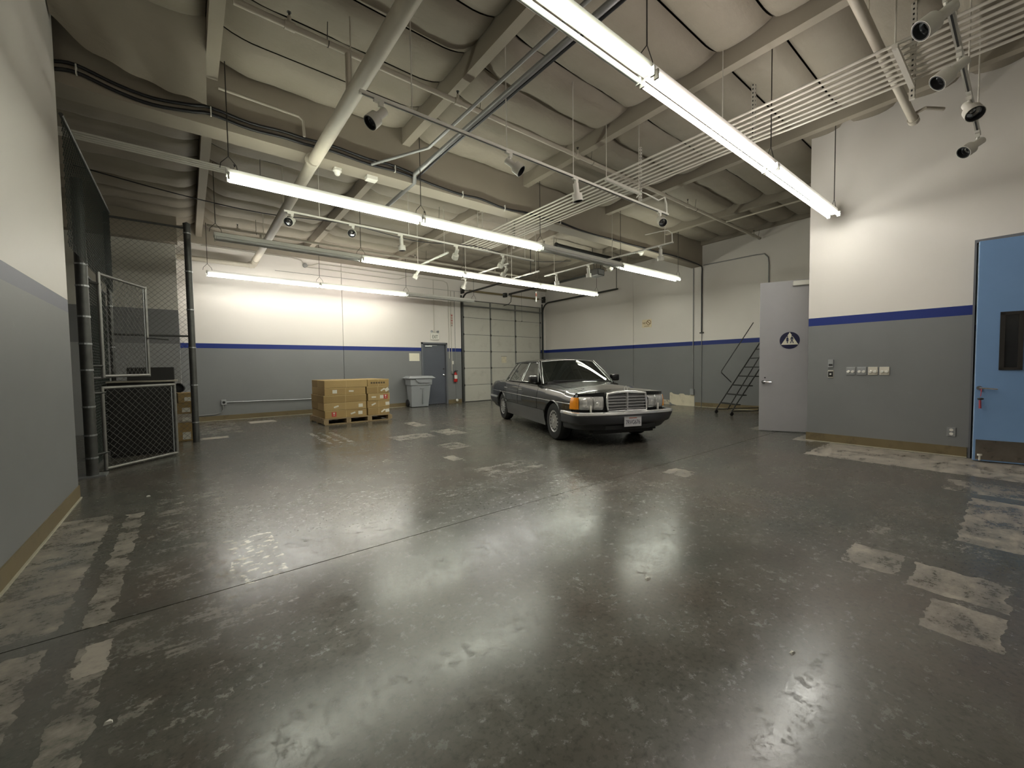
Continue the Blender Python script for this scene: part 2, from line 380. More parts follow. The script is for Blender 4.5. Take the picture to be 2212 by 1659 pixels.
# ================================================================ fluorescent strips
M_enamel = mat('white_enamel', (0.72, 0.71, 0.66), 0.35, var=0.05)
M_steel = mat('dull_steel', (0.36, 0.36, 0.35), 0.42, 0.85)
M_wire = mat('dark_wire', (0.05, 0.045, 0.04), 0.5, 0.6)
M_sock = mat('lamp_socket', (0.55, 0.55, 0.5), 0.5)
M_off = mat('dead_tube_glass', (0.62, 0.62, 0.60), 0.25)
T_green = emit('lit_tube_green', (0.97, 1.0, 0.85), LAMP)
T_pink = emit('lit_tube_warm', (1.0, 0.92, 0.86), LAMP)
T_neut = emit('lit_tube_neutral', (1.0, 0.985, 0.91), LAMP)
LEN = 2.43
def strip_meshes():
    d = {}
    # channel with sloping reflector wings
    sec = [(-.012, .075), (-.012, .10), (.012, .10), (.012, .075)]
    prof = [(-.052, .028), (-.052, .045), (-.045, .088), (.045, .088), (.052, .045), (.052, .028), (.030, .012), (-.030, .012)]
    m = MB(); m.prism(prof, frame_M((0, 0, 0), (0, 1, 0), (0, 0, 1)), LEN); d['housing'] = m.mesh('housing', M_enamel)
    for x in (.012, LEN-.03):
        for y in (-.062, .062): d['s', x > 1, y] = MB().box(x, x+.018, y-.019, y+.019, -.035, .035).mesh('lamp_socket', M_sock)
    for n, mt in (('g', T_green), ('p', T_pink), ('n', T_neut), ('o', M_off)):
        for s in (-1, 1): d[n, s] = MB().cyl((.032, s*.062, -.008), (LEN-.035, s*.062, -.008), .021, 10).mesh('lamp_tube', mt, 40)
    return d
SM = strip_meshes()
def hanger(x, ztop, z0):
    m = MB(); m.tube([(x, 0, ztop), (x, 0, z0+.24)], .006, 5)
    m.tube([(x, 0, z0+.24), (x-.075, 0, z0+.15), (x-.085, 0, z0+.09)], .004, 4); m.tube([(x, 0, z0+.24), (x+.075, 0, z0+.15), (x+.085, 0, z0+.09)], .004, 4)
    return m
ZL = 3.50
def strip(x, y, lamps, label, left_hang=False):
    t = thing('fluorescent_strip_light', label, 'ceiling light', (x, y, ZL), 0, 'fluorescent strip lights hung in rows')
    link('housing', SM['housing'], t); 
    for k, v in SM.items():
        if k[0] == 's': link('lamp_socket', v, t)
    link('lamp_tube', SM[lamps[0], -1], t); link('lamp_tube', SM[lamps[1], 1], t)
    zt = zs(y)-ZL-.09
    hanger(LEN, zt, 0).build('hanging_chain', M_wire, t)
    if left_hang: hanger(.03, zt, 0).build('hanging_chain', M_wire, t)
    return t
X0 = .44
ordn = ['first', 'second', 'third', 'fourth']
rowspec = [('over the open floor', 1.89, ['go', 'pp', 'nn'], ['lit by a single tube', 'with both tubes lit', 'both tubes lit, ending at the side wall']),
           ('right in front of the girder', 5.78, ['gg', 'gg', 'oo', 'gg'], ['lit, above the pallet side', 'lit, next to the unlit one', 'unlit', 'lit, closest to the right wall']),
           ('just behind the girder', 8.51, ['oo', 'gg', 'nn', 'gg'], ['unlit', 'lit, next to the unlit one', 'lit, in front of the roll-up door', 'lit, at the end by the right wall']),
           ('along the back wall', 11.8, ['nn', 'gp', 'oo'], ['lit, nearest the chain-link cage', 'lit, in the middle of its row', 'unlit, above the exit door'])]
for nm, y, lm, ds in rowspec:
    for k, (l, dsc) in enumerate(zip(lm, ds)):
        strip(X0+2.44*k, y, l, 'fluorescent strip light %s, %s' % (dsc, nm), k == 0)
# ================================================================ doors
M_dsteel = mat('blue_grey_door_paint', (0.085, 0.093, 0.115), 0.5, var=0.06)
M_dframe = mat('grey_frame_paint', (0.13, 0.135, 0.15), 0.5, var=0.06)
M_chrome = mat('chrome', (0.75, 0.75, 0.76), 0.12, 1.0, var=0.03)
M_brush = mat('brushed_metal', (0.55, 0.55, 0.54), 0.35, 1.0, var=0.08)
M_black = mat('black_plastic', (0.012, 0.012, 0.012), 0.5, var=0.2)
M_dark = mat('dark_bronze', (0.03, 0.027, 0.024), 0.5, var=0.15)
M_galv = mat('galvanised_steel', (0.40, 0.41, 0.42), 0.45, 0.8, var=0.2, vscale=12)
M_white = mat('white_plastic', (0.72, 0.70, 0.64), 0.45, var=0.04)
# exit door in the back wall
d1 = tag(link('door_1', None, None, (DX0, YB, 0)), kind='structure')
W1 = DX1-DX0
m = MB().box(0, .055, -.03, .12, 0, DZ1).box(W1-.055, W1, -.03, .12, 0, DZ1).box(0, W1, -.03, .12, DZ1-.055, DZ1)
m.build('door_frame', M_dframe, d1)
leaf = MB().bbox(.06, W1-.06, .055, .10, .012, DZ1-.06, .004).build('door_leaf', M_dsteel, d1)
MB().bbox(.14, .42, .012, .056, DZ1-.15, DZ1-.105, .006).build('door_closer', M_brush, leaf)
MB().box(.30, .62, .018, .030, DZ1-.105, DZ1-.095).build('closer_arm', M_brush, leaf)
MB().lathe([(.032, 0), (.032, .008), (.012, .014), (.012, .035), (.028, .045), (.030, .06), (.018, .072), (0.001, .074)], (W1-.125, .055, 1.02), (0, -1, 0), 16).build('door_knob', M_chrome, leaf, 40)
MB().lathe([(.024, 0), (.024, .015), (.001, .018)], (W1-.125, .055, 1.24), (0, -1, 0), 14).build('deadbolt', M_dark, leaf, 40)
# overhead sectional door
d4 = tag(link('door_4', None, None, (OX0, YB, 0)), kind='structure')
M_panel = mat('pale_door_panel', (0.50, 0.485, 0.43), 0.5, var=0.06, vscale=2, dirt=((0.28, 0.26, 0.22), 2.5, .35))
M_stile = mat('grey_door_stile', (0.17, 0.17, 0.16), 0.5, var=0.1)
WO = OX1-OX0; cols = [0.045, 1.27, 2.50, WO-.045]; SH = .624
for r in range(6):
    for c in range(3):
        MB().bbox(cols[c]+.022, cols[c+1]-.022, .045, .07, r*SH+.008, (r+1)*SH-.008, .004).build('door_panel', M_panel, d4)
for c in range(4):
    for r in range(6):
        x = min(max(cols[c], .028), WO-.028)
        MB().box(x-.026, x+.026, .022, .072, r*SH+.003, (r+1)*SH-.003).build('stile', M_stile, d4)
        if r: MB().box(x-.018, x+.022, .0, .022, r*SH-.035, r*SH+.035).build('hinge', M_dark, d4)
for r in range(1, 6): MB().box(.03, WO-.03, .055, .075, r*SH-.008, r*SH+.008).build('section_joint', M_stile, d4)
MB().box(.02, WO-.02, .03, .08, -.002, .02).build('bottom_seal', M_black, d4)
MB().box(.03, WO-.03, -.03, .022, 3.515, 3.565).build('strut', M_stile, d4)
M_track = mat('dark_steel_track', (0.06, 0.062, 0.058), 0.45, .7, var=.2)
for s, x in ((-1, -.045), (1, WO+.045)):
    pts = [(x, -.05, .02), (x, -.05, 3.55)]+[(x, -.05-.38*(1-math.cos(a)), 3.55+.38*math.sin(a)) for a in (R(k) for k in range(10, 91, 10))]+[(x, -3.9, 3.95)]
    MB().tube(pts, .032, 6).build('door_track', M_track, d4)
    MB().box(x-.035, x+.02, -.03, 0, 0, 3.9).build('track_angle', M_track, d4)
    MB().lathe([(.001, -.05), (.07, -.045), (.055, 0), (.07, .045), (.001, .05)], (x, -.12, 4.08), (1, 0, 0), 16).build('cable_drum', M_track, d4, 40)
    MB().box(x-.02, x+.02, -.2, 0, 3.95, 4.2).build('end_bracket', M_track, d4)
    MB().tube([(x, -3.85, 3.95), (x+s*.0, -3.85, zs(9)-.03)], .012, 5).build('track_hanger', M_track, d4)
MB().cyl((-.1, -.12, 4.08), (WO+.1, -.12, 4.08), .016, 8).build('torsion_shaft', M_brush, d4)
for x0, x1 in ((.25, 1.75), (2.15, 3.65)):
    MB().cyl((x0, -.12, 4.08), (x1, -.12, 4.08), .036, 12).build('torsion_spring', mat('tan_spring', (0.25, 0.2, 0.11), .5, .4, bump=.5, bscale=90), d4)
MB().box(1.86, 1.96, -.16, .02, 4.0, 4.16).build('center_bracket', M_track, d4)
MB().box(1.79, 2.02, .034, .044, 1.44, 1.69).build('warning_notice', mat('notice_paper', (0.6, 0.54, 0.40), .6, var=.25, vscale=14), d4)
MB().box(1.77, 2.04, .03, .044, 1.69, 1.705).build('notice_holder', M_stile, d4)
# grey restroom door, standing open
ang = math.atan2(3.18-2.27, 8.53-8.93)
d2 = tag(link('door_2', None, None, (8.93, 2.275, 0), ang), kind='structure')
M_gdoor = mat('light_grey_door_paint', (0.385, 0.375, 0.385), 0.5, var=0.05)
leaf = MB().bbox(.02, .995, -.022, .022, .012, 2.785, .003).build('door_leaf', M_gdoor, d2)      # visible face is +Y local
F = frame_M((.525, .0235, 1.695), (-1, 0, 0), (0, 0, 1))
sg = MB().prism([(.155*math.cos(2*PI*k/40), .155*math.sin(2*PI*k/40)) for k in range(40)], F, .006).build('restroom_sign', mat('navy_sign', (0.012, 0.014, 0.05), .35), leaf)
G = F @ Matrix.Translation((0, 0, .006)); M_tri = mat('cream_sign', (0.74, 0.70, 0.56), .4)
MB().prism([(-.132, -.078), (.132, -.078), (0, .150)], G, .002).build('sign_triangle', M_tri, leaf)
G2 = F @ Matrix.Translation((0, 0, .008)); M_fig = MATS['navy_sign']
def disc(cx, cy, r, n=14): return [(cx+r*math.cos(2*PI*k/n), cy+r*math.sin(2*PI*k/n)) for k in range(n)]
wom = MB().prism(disc(-.036, .075, .010), G2, .001)
wom.prism([(-.044, .058), (-.028, .058), (-.012, .018), (-.018, .014), (-.028, .035), (-.014, -.012), (-.028, -.012), (-.030, -.052), (-.042, -.052), (-.044, -.012), (-.058, -.012), (-.044, .035), (-.054, .014), (-.060, .018)], G2, .001)
wom.build('woman_pictogram', M_fig, leaf)
man = MB().prism(disc(.034, .080, .011), G2, .001)
man.prism([(.022, .062), (.046, .062), (.066, .012), (.058, .008), (.046, .036), (.044, .008), (.062, -.052), (.048, -.052), (.034, -.006), (.020, -.052), (.006, -.052), (.024, .008), (.022, .036), (.010, .008), (.002, .012)], G2, .001)
man.build('man_pictogram', M_fig, leaf)
h = MB().cyl((.93, .022, .93), (.93, .034, .93), .032, 16).build('handle_rose', M_chrome, leaf, 40)
MB().tube([(.93, .03, .93), (.93, .065, .93), (.91, .072, .93), (.80, .072, .93)], .011, 8).build('lever_handle', M_chrome, leaf, 40)
MB().cyl((.905, .022, 1.01), (.905, .028, 1.01), .014, 12).build('lock_cylinder', M_dark, leaf, 40)
MB().bbox(.22, .49, .022, .075, 2.68, 2.765, .008).build('door_closer', M_white, leaf)
for z in (.25, 1.4, 2.55): MB().cyl((.0, -.024, z-.06), (.0, -.024, z+.06), .010, 8).build('hinge', M_brush, d2)
# blue door, slightly ajar
ang = math.atan2(.42-(-.49), 7.812-8.005)
d3 = tag(link('door_3', None, None, (8.005, -.49, 0), ang), kind='structure')
M_bdoor = mat('sky_blue_door_paint', (0.21, 0.36, 0.62), 0.5, var=0.06, vscale=3)
LB = math.hypot(.91, .193)
leaf = MB().bbox(.0, LB, -.045, 0, .012, 2.765, .003).build('door_leaf', M_bdoor, d3)
MB().box(LB-.001, LB+.002, -.04, -.005, .02, 2.76).build('door_edge', mat('pale_blue_edge', (0.27, 0.34, 0.45), .5), leaf)
def u(yv): return (yv+.49)/.91*LB
uw0, uw1 = u(.052), u(.235)
fr = MB().box(uw0, uw0+.04, 0, .016, 1.16, 1.87).box(uw1-.04, uw1, 0, .016, 1.16, 1.87).box(uw0, uw1, 0, .016, 1.16, 1.19).box(uw0, uw1, 0, .016, 1.83, 1.87).build('window_frame', M_dark, leaf)
MB().box(uw0+.04, uw1-.04, .001, .004, 1.19, 1.83).build('window_pane', mat('dark_glass', (0.02, 0.021, 0.022), .15), leaf)
MB().cyl((u(.385), 0, .935), (u(.385), .014, .935), .026, 16).build('handle_rose', M_chrome, leaf, 40)
MB().tube([(u(.385), .01, .935), (u(.385), .05, .935), (u(.37), .055, .935), (u(.245), .055, .925)], .010, 8).build('lever_handle', M_chrome, leaf, 40)
M_kick = mat('scuffed_kick_plate', (0.30, 0.27, 0.24), .28, .9, var=.35, vscale=7, bump=.15, bscale=25)
MB().box(.03, LB-.02, 0, .004, .03, .28).build('kick_plate', M_kick, leaf)
MB().tube([(u(.365), .012, .02), (u(.365), .016, .085)], .009, 8).cyl((u(.365), .016, .08), (u(.365), .016, .10), .022, 10).build('door_stop', M_white, leaf)
MB().box(XF-8.005-.0, .05, 0, 0, 0, 0) if False else None
fm = MB().box(-.005, .145, BY0-.04, BY0+.01, 0, BZ1).box(-.005, .145, BY1, BY1+.02, 0, BZ1).box(-.005, .145, BY0-.04, BY1+.02, BZ1, BZ1+.04)
o = fm.build('door_frame', M_dframe); o.location = (XF, 0, 0); o.parent = d3; o.matrix_parent_inverse = (Matrix.Translation((8.005, -.49, 0)) @ Matrix.Rotation(ang, 4, 'Z')).inverted()
# keys hanging in the blue door's lever
k = thing('key_ring', 'bunch of keys with pink cord hanging from the blue door lever', 'keys', (8.005, -.49, 0), ang)
a = u(.375); M_pink = mat('pink_cord', (0.42, 0.07, 0.10), .6)
MB().tube([(a, .05+.014*math.sin(t), .905+.02*math.cos(t)) for t in (2*PI*i/12 for i in range(12))], .004, 5, closed=True).build('ring', M_pink, k)
MB().tube([(a, .052, .886), (a+.004, .05, .83)], .004, 5).build('cord', M_pink, k)
MB().sphere((a+.004, .05, .80), .02, 8, 6, (1.5, .5, .7)).build('fob', M_dark, k, 60)
MB().tube([(a+.008, .05, .785), (a+.006, .05, .68)], [.011, .013], 6).build('tassel', M_pink, k)
# ================================================================ things on the walls
M_cond = mat('painted_conduit', (0.55, 0.52, 0.46), .5, var=.08)
M_gcond = mat('grey_conduit', (0.30, 0.30, 0.295), .45, .5, var=.1)
M_green = mat('dark_green_letters', (0.03, 0.07, 0.035), .6)
M_red = mat('fire_red', (0.42, 0.018, 0.015), .35, var=.1)
def one(name, mb, material, label, cat, group=None, smooth=False):
    return tag(mb.build(name, material, None, smooth), label, cat, group)
yb = YB-.001
# exit sign with two emergency lamp heads
e = thing('exit_sign', 'white exit sign with two emergency lamp heads above the grey door', 'exit sign', (6.81, YB, 2.25))
MB().bbox(-.16, .16, -.05, 0, 0, .20, .006).build('sign_box', M_white, e)
MB().bbox(-.15, .15, -.045, 0, .20, .245, .01).build('top_housing', M_white, e)
text_mesh('EXIT', .17, frame_M((0, -.052, .098), (1, 0, 0), (0, 0, 1)), M_green, 'exit_lettering', e, sx=.62)
for s in (-1, 1):
    hd = MB().lathe([(.001, -.03), (.03, -.03), (.042, .01), (.045, .03), (.04, .03), (.02, .015), (.001, .012)], (s*.115, -.03, .285), (s*.35, -.8, -.1), 16).build('lamp_head', M_galv, e, 40)
    MB().cyl((s*.105, -.02, .24), (s*.112, -.025, .275), .012, 8).build('lamp_neck', M_white, hd)
one('paper_notice', MB().box(5.86, 6.23, yb-.003, yb, 1.52, 1.78), mat('cream_paper', (0.72, 0.68, 0.55), .7, var=.06, vscale=10), 'blank cream paper notice taped beside the exit door', 'notice')
f = thing('extinguisher_sign', 'narrow vertical red and white sign above the fire extinguisher', 'sign', (7.50, YB, 2.74))
MB().box(-.05, .05, -.006, 0, 0, .47).build('sign_plate', mat('faded_white_sign', (0.6, 0.52, 0.44), .5), f)
for i in range(4): MB().box(-.036, .036, -.008, -.006, .10+i*.09, .165+i*.09).build('red_block', M_red if i % 2 else mat('faded_red', (0.38, .12, .09), .5), f)
MB().prism([(-.04, .07), (.04, .07), (0, .015)], frame_M((0, -.006, 0), (1, 0, 0), (0, 0, 1)), .002).build('down_arrow', M_dark, f)
# fire extinguisher
x = thing('fire_extinguisher', 'red fire extinguisher with white label hung by the roll-up door', 'fire extinguisher', (7.58, YB-.085, .76))
MB().lathe([(.001, 0), (.06, .004), (.066, .02), (.066, .27), (.052, .31), (.025, .335), (.022, .36)], (0, 0, 0), (0, 0, 1), 20, False).build('cylinder', M_red, x, 40)
MB().lathe([(.0672, .12), (.0672, .25)], (0, 0, 0), (0, 0, 1), 20).build('label', M_white, x, 40, fix=False)
MB().box(-.03, .03, -.02, .02, .36, .39).box(-.02, .10, -.012, .012, .40, .415).box(-.02, .09, -.012, .012, .375, .385).build('valve_handle', M_black, x)
MB().tube([(-.03, 0, .375), (-.075, -.01, .36), (-.082, -.02, .25), (-.075, -.03, .10)], .010, 7).build('hose', M_black, x, 60)
MB().box(-.02, .02, .06, .085, .20, .42).build('wall_hook', M_galv, x)
one('pull_cord_box', MB().sphere((7.66, YB-.03, .10), .052, 12, 8, (1, .6, 1)), M_white, 'small round white box low on the wall by the roll-up door', 'junction box', None, 60)
one('wall_switch', MB().bbox(7.49, 7.56, YB-.014, YB, 1.40, 1.52, .003), M_white, 'white wall switch plate above the fire extinguisher', 'switch')
one('wall_switch', MB().bbox(7.44, 7.53, YB-.05, YB, 1.05, 1.15, .004), M_gcond, 'grey push-button control box just left of the extinguisher', 'switch')
# conduits on the back wall
def cond(pts, label, r=.013, m=None, name='wall_conduit', n=8, cat='conduit', group=None): return one(name, MB().tube(pts, r, n), m or M_cond, label, cat, group, 60)
Y1 = YB-.018
cond([(6.80, Y1, 4.35), (6.80, Y1, 2.50)], 'thin painted conduit dropping to the exit sign')
cond([(3.10, Y1, 4.33), (7.2, Y1, 4.33), (7.34, Y1, 4.28), (7.38, Y1, 4.15), (7.38, Y1, 1.60)], 'painted conduit along the top of the back wall dropping by the red sign')
cond([(7.48, Y1, 4.0), (7.48, Y1, 1.15)], 'white painted conduit running down to the push-button box')
cond([(7.63, Y1, 4.0), (7.63, Y1, .12)], 'thin dark conduit dropping to the round white box', .008, M_gcond)
cond([(2.80, Y1, 4.24), (2.95, Y1, 4.26), (3.10, Y1, 4.33)], 'short bent conduit leaving the round box on the back wall')
cond([(2.8, Y1, 4.20), (5.3, Y1, 4.17), (5.55, Y1, 4.19), (5.9, Y1, 4.33)], 'lower conduit that dips along the back wall')
cond([(.4, Y1, 4.40), (2.45, Y1, 4.40), (2.66, Y1, 4.37), (2.72, Y1, 4.28)], 'conduit curving down into the round box from the cage side')
one('wall_junction_box', MB().lathe([(.001, 0), (.062, 0), (.062, .05), (.001, .055)], (2.76, YB, 4.24), (0, -1, 0), 16), M_gcond, 'round grey junction box high on the back wall', 'junction box', None, 40)
cond([(2.0, YB-.012, 4.0), (7.9, YB-.012, 4.02)], 'thin cable stretched along the back wall under the conduits', .006, M_gcond, 'wall_cable', 5, 'cable')
ob = thing('outlet_box', 'grey surface outlet box with round black socket on the back wall', 'outlet', (.73, YB, .40))
MB().bbox(-.055, .055, -.06, 0, 0, .13, .006).build('box', M_galv, ob)
MB().lathe([(.001, 0), (.032, 0), (.032, .008), (.001, .008)], (0, -.06, .065), (0, -1, 0), 16).build('socket', M_black, ob, 40)
cond([(.785, Y1, .465), (2.75, Y1, .43), (4.5, Y1, .43)], 'pale conduit running from the outlet box behind the pallet', .013, M_galv)
cond([(.71, Y1, .40), (.715, Y1, .28), (.66, Y1, .20), (.55, Y1, .17), (.0, Y1, .15)], 'conduit bending down from the outlet box toward the cage', .013, M_gcond)
for (X, Z, s) in ((4.55, 1.94, .03), (5.02, 1.36, .016), (1.6, .10, .016)):
    pass
# right wall
n = thing('no_smoking_sign', 'small cream no smoking sign with brown symbol on the right wall', 'sign', (XR, 7.97, 2.53))
MB().bbox(-.006, 0, -.18, .18, 0, .265, .002).build('sign_plate', mat('sign_cream', (0.72, 0.62, 0.43), .5, var=.05), n)
M_brown = mat('sign_brown', (0.16, 0.075, 0.02), .6)
Fn = frame_M((-.0065, 0, 0), (0, -1, 0), (0, 0, 1))
ri = MB()
for kk in range(32):
    a0, a1 = 2*PI*kk/32, 2*PI*(kk+1)/32
    ri.prism([(.075+.082*math.cos(a0), .16+.082*math.sin(a0)), (.075+.082*math.cos(a1), .16+.082*math.sin(a1)), (.075+.064*math.cos(a1), .16+.064*math.sin(a1)), (.075+.064*math.cos(a0), .16+.064*math.sin(a0))], Fn, .0012)
ri.prism([(.075-.062, .16+.040), (.075-.048, .16+.056), (.075+.062, .16-.040), (.075+.048, .16-.056)], Fn, .0016); ri.build('prohibition_symbol', M_brown, n)
text_mesh('NO', .105, Fn @ Matrix.Translation((-.085, .145, .001)), M_brown, 'no_lettering', n, sx=.85)
text_mesh('SMOKING', .042, Fn @ Matrix.Translation((.0, .045, .001)), M_brown, 'smoking_lettering', n)
X1 = XR-.018
cond([(X1, 6.36, 4.17), (X1, 6.36, .53)], 'straight grey conduit down the right wall to a small box', .013, M_gcond)
one('wall_junction_box', MB().bbox(XR-.055, XR, 6.32, 6.44, .35, .53, .005), M_galv, 'grey junction box low on the right wall above the bare patch', 'junction box')
cond([(X1, 6.10, 2.22), (X1, 6.10, 0.0)], 'thin grey tube marking the panel joint of the right wall under the black cable', .009, M_gcond, 'wall_joint_tube')  # thin tube stands in for the dark wall panel joint below the cable
one('wall_bracket', MB().box(XR-.03, XR, 6.04, 6.16, 2.20, 2.235), M_dark, 'small dark bracket on the right wall at the end of the black cable', 'bracket')
cond([(X1, 6.05, 4.20), (X1, 4.62, 4.19), (X1, 4.42, 4.17), (X1, 4.33, 4.06), (X1, 4.315, 3.9), (X1, 4.31, 2.4)], 'grey conduit looping along the right wall behind the restroom door', .015, M_gcond)
cond([(X1, 6.36, 4.17), (X1, 6.42, 4.27), (X1, 6.62, 4.30), (X1-.02, 6.75, 4.42)], 'bent conduit leaving the girder above the right wall', .012, M_gcond)
# side wall: controls
def plate(y0, y1, z0, z1, label, knobs, grey):
    t = thing('dimmer_plate', label, 'dimmer', (XF, (y0+y1)/2, (z0+z1)/2), 0, 'rotary dimmer plates on the side wall')
    h = (z1-z0)/2; ww = (y1-y0)/2
    MB().bbox(-.012, 0, -ww, ww, -h, h, .003).build('cover_plate', M_galv if grey else mat('ivory_plate', (0.62, 0.58, 0.5), .4), t)
    for s in (-.026, .026):
        MB().lathe([(.021, 0), (.019, .022), (.001, .024)], (-.012, s, -.01), (-1, 0, 0), 14).build('knob', M_white, t, 40)
for (a, b), gr, lb in (((1.655, 1.765), True, 'grey plate with two round dimmer knobs, nearest the thermostat'), ((1.525, 1.635), True, 'grey plate with two dimmer knobs, second from the thermostat'),
                       ((1.395, 1.505), False, 'ivory plate with two dimmer knobs, third from the thermostat'), ((1.265, 1.375), False, 'ivory plate with two dimmer knobs, nearest the blue door')):
    plate(a, b, 1.085, 1.205, lb, 2, gr)
t = thing('thermostat', 'small ivory thermostat with a dark window on the side wall', 'thermostat', (XF, 1.96, 1.20))
MB().bbox(-.022, 0, -.035, .035, 0, .125, .003).build('cover', M_galv, t); MB().box(-.024, -.022, -.025, .025, .025, .055).build('display', M_black, t)
t = thing('timer_dial', 'black square dial with white knob below the thermostat', 'control', (XF, 1.96, 1.04))
MB().bbox(-.014, 0, -.036, .036, 0, .115, .003).build('cover', mat('ivory_plate', (0.62, 0.58, 0.5), .4), t); MB().box(-.016, -.014, -.032, .032, .012, .100).build('face', M_black, t)
MB().lathe([(.013, 0), (.012, .014), (.001, .015)], (-.016, 0, .056), (-1, 0, 0), 12).build('knob', M_white, t, 40)
t = thing('wall_outlet', 'steel double outlet low on the side wall by the blue door', 'outlet', (XF, .63, .265))
MB().bbox(-.008, 0, -.042, .042, 0, .122, .002).build('cover_plate', M_galv, t)
for z in (.035, .087): MB().cyl((-.008, 0, z), (-.011, 0, z), .019, 12).build('socket', M_white, t)
# ================================================================ overhead services
M_pipe = mat('painted_pipe', (0.43, 0.39, 0.32), .55, var=.08)
M_lamp = mat('white_lamp_metal', (0.66, 0.64, 0.58), .4, var=.05)
M_blk = mat('black_cable_jacket', (0.010, 0.010, 0.012), .4, var=.2)
M_refl = mat('lamp_reflector', (0.55, 0.56, 0.58), .12, 1.0, var=.1)
rX = Vector((.784, -.621, 0)); fX = Vector((.621, .784, 0)); uX = Vector((0, 0, 1))
ZT = 3.70
def track(p0, p1, label, rods):
    p0 = Vector(p0); p1 = Vector(p1); L = (p1-p0).length; rz = math.atan2(p1.y-p0.y, p1.x-p0.x)
    t = thing('lighting_track', label, 'track', p0, rz)
    MB().box(0, L, -.018, .018, 0, .028).build('rail', M_lamp, t); MB().box(.02, L-.02, -.006, .006, -.002, .001).build('slot', M_black, t)
    for q in rods:
        P = p0+(p1-p0)*q
        MB().cyl((L*q, 0, .02), (L*q, 0, zs(P.y)-.02-p0.z), .006, 6).build('hanger_rod', M_cond, t)
    return t
def head(P, d, label, group):
    d = (rX*d[0]+fX*d[1]+uX*d[2]).normalized()
    t = thing('track_spotlight', label, 'spotlight', P, 0, group)
    MB().box(-.045, .045, -.016, .016, -.022, 0).box(.0, .04, -.016, .016, -.055, -.02).build('adapter', M_lamp, t)
    piv = Vector((.02, 0, -.115))
    MB().cyl((.02, 0, -.05), piv, .011, 8).build('stem', M_lamp, t)
    bk = piv-d*.055; fr = piv+d*.075
    MB().lathe([(.001, 0), (.036, 0), (.036, .13)], bk, d, 16).build('barrel', M_lamp, t, 40)
    MB().lathe([(.036, -.002), (.064, 0), (.067, .09), (.063, .09), (.058, .02)], fr, d, 20).build('shade', M_lamp, t, 40)
    MB().lathe([(.0632, .0905), (.055, .0905), (.050, .05)], fr, d, 20).build('black_baffle', M_black, t, 40)
    MB().lathe([(.056, .055), (.048, .022), (.022, .014), (.020, .032), (.001, .036)], fr, d, 18).build('lamp_reflector', M_refl, t, 40)
    return t
trA = track((1.28, 3.71, ZT), (6.22, 3.71, ZT), 'long white lighting track in front of the girder', (.1, .33, .55, .84))
track((1.26, 7.15, ZT), (6.35, 7.15, ZT), 'white lighting track behind the girder above the pallet', (.1, .4, .7, .95))
trC = track((7.68, 4.46, ZT), (7.68, 8.2, ZT), 'white lighting track pointing at the roll-up door', (.05, .4, .9))
track((3.6, .40, ZT), (6.78, .40, ZT), 'short lighting track in front of the side wall', (.3, .62, .95))
track((4.43, 7.7, ZT), (4.43, 9.3, ZT), 'short lighting track beside the back fluorescent row', (.1, .9))
track((6.05, 7.7, ZT), (6.05, 9.8, ZT), 'short lighting track above the unlit fluorescent strip', (.02, .9))
track((7.16, 7.85, ZT), (7.16, 9.1, ZT), 'shortest lighting track beside the roll-up door opener', (.1, .9))
hs = [((1.45, 3.71), (-.45, -.45, -.7), 'first from the cage end of the long track'), ((2.94, 3.71), (.7, -.15, -.6), 'second from the cage end of the long track'), ((4.03, 3.71), (.15, .1, -1), 'third from the cage end of the long track'), ((5.97, 3.71), (.0, -.8, -.55), 'last on the long track, by the bent conduit'),
      ((1.35, 7.15), (.1, -.85, -.4), 'first from the cage end of the track behind the girder'), ((2.27, 7.15), (.2, -.85, -.4), 'second from the cage end of the track behind the girder'), ((3.13, 7.15), (.05, .1, -1), 'third on the track behind the girder, aimed straight down'), ((4.29, 7.15), (-.3, .6, -.5), 'fourth on the track behind the girder'), ((5.45, 7.15), (-.4, .5, -.6), 'last on the track behind the girder'),
      ((7.68, 7.77), (.15, .3, -1), 'farthest along the track pointing at the roll-up door'), ((7.68, 6.68), (.1, .2, -1), 'second on the track pointing at the roll-up door'), ((7.68, 6.15), (.8, .3, -.5), 'third on the track pointing at the roll-up door'), ((7.68, 4.75), (.1, .25, -1), 'closest to the girder on the track pointing at the roll-up door'),
      ((4.0, .40), (-.75, .2, -.55), 'first on the short track by the side wall'), ((5.65, .40), (-.3, -.6, -.7), 'middle one on the short track by the side wall'), ((6.65, .40), (-.75, .05, -.5), 'last on the short track by the side wall'), ((4.80, .40), (-.7, .25, -.6), 'second on the short track by the side wall'),
      ((4.43, 9.2), (-.5, .2, -.7), 'on the short track beside the back fluorescent row'), ((6.05, 7.83), (-.4, .3, -.6), 'near end of the short track over the unlit strip'), ((6.05, 9.65), (-.4, .2, -.8), 'far end of the short track over the unlit strip')]
for (p, d, l) in hs: head((p[0], p[1], ZT), d, 'white track spotlight, '+l, 'track spotlights')
# conduit feeds
def svc(name, pts, r, m, label, cat, n=10, group=None): return one(name, MB().tube(pts, r, n), m, label, cat, group, 60)
MB().tube([(4.44, .24, .25), (4.27, .04, .22), (4.32, 0, .20), (4.67, 0, .18), (4.77, 0, .23), (4.85, 0, .27), (4.90, 0, .18), (4.915, 0, .028)], .010, 8).build('feed_conduit', M_lamp, trA, 60)
MB().tube([(.64, 0, .32), (.3, 0, .30), (.12, 0, .28), (.03, 0, .2), (.02, 0, .028)], .010, 8).build('feed_conduit', M_lamp, trC, 60)
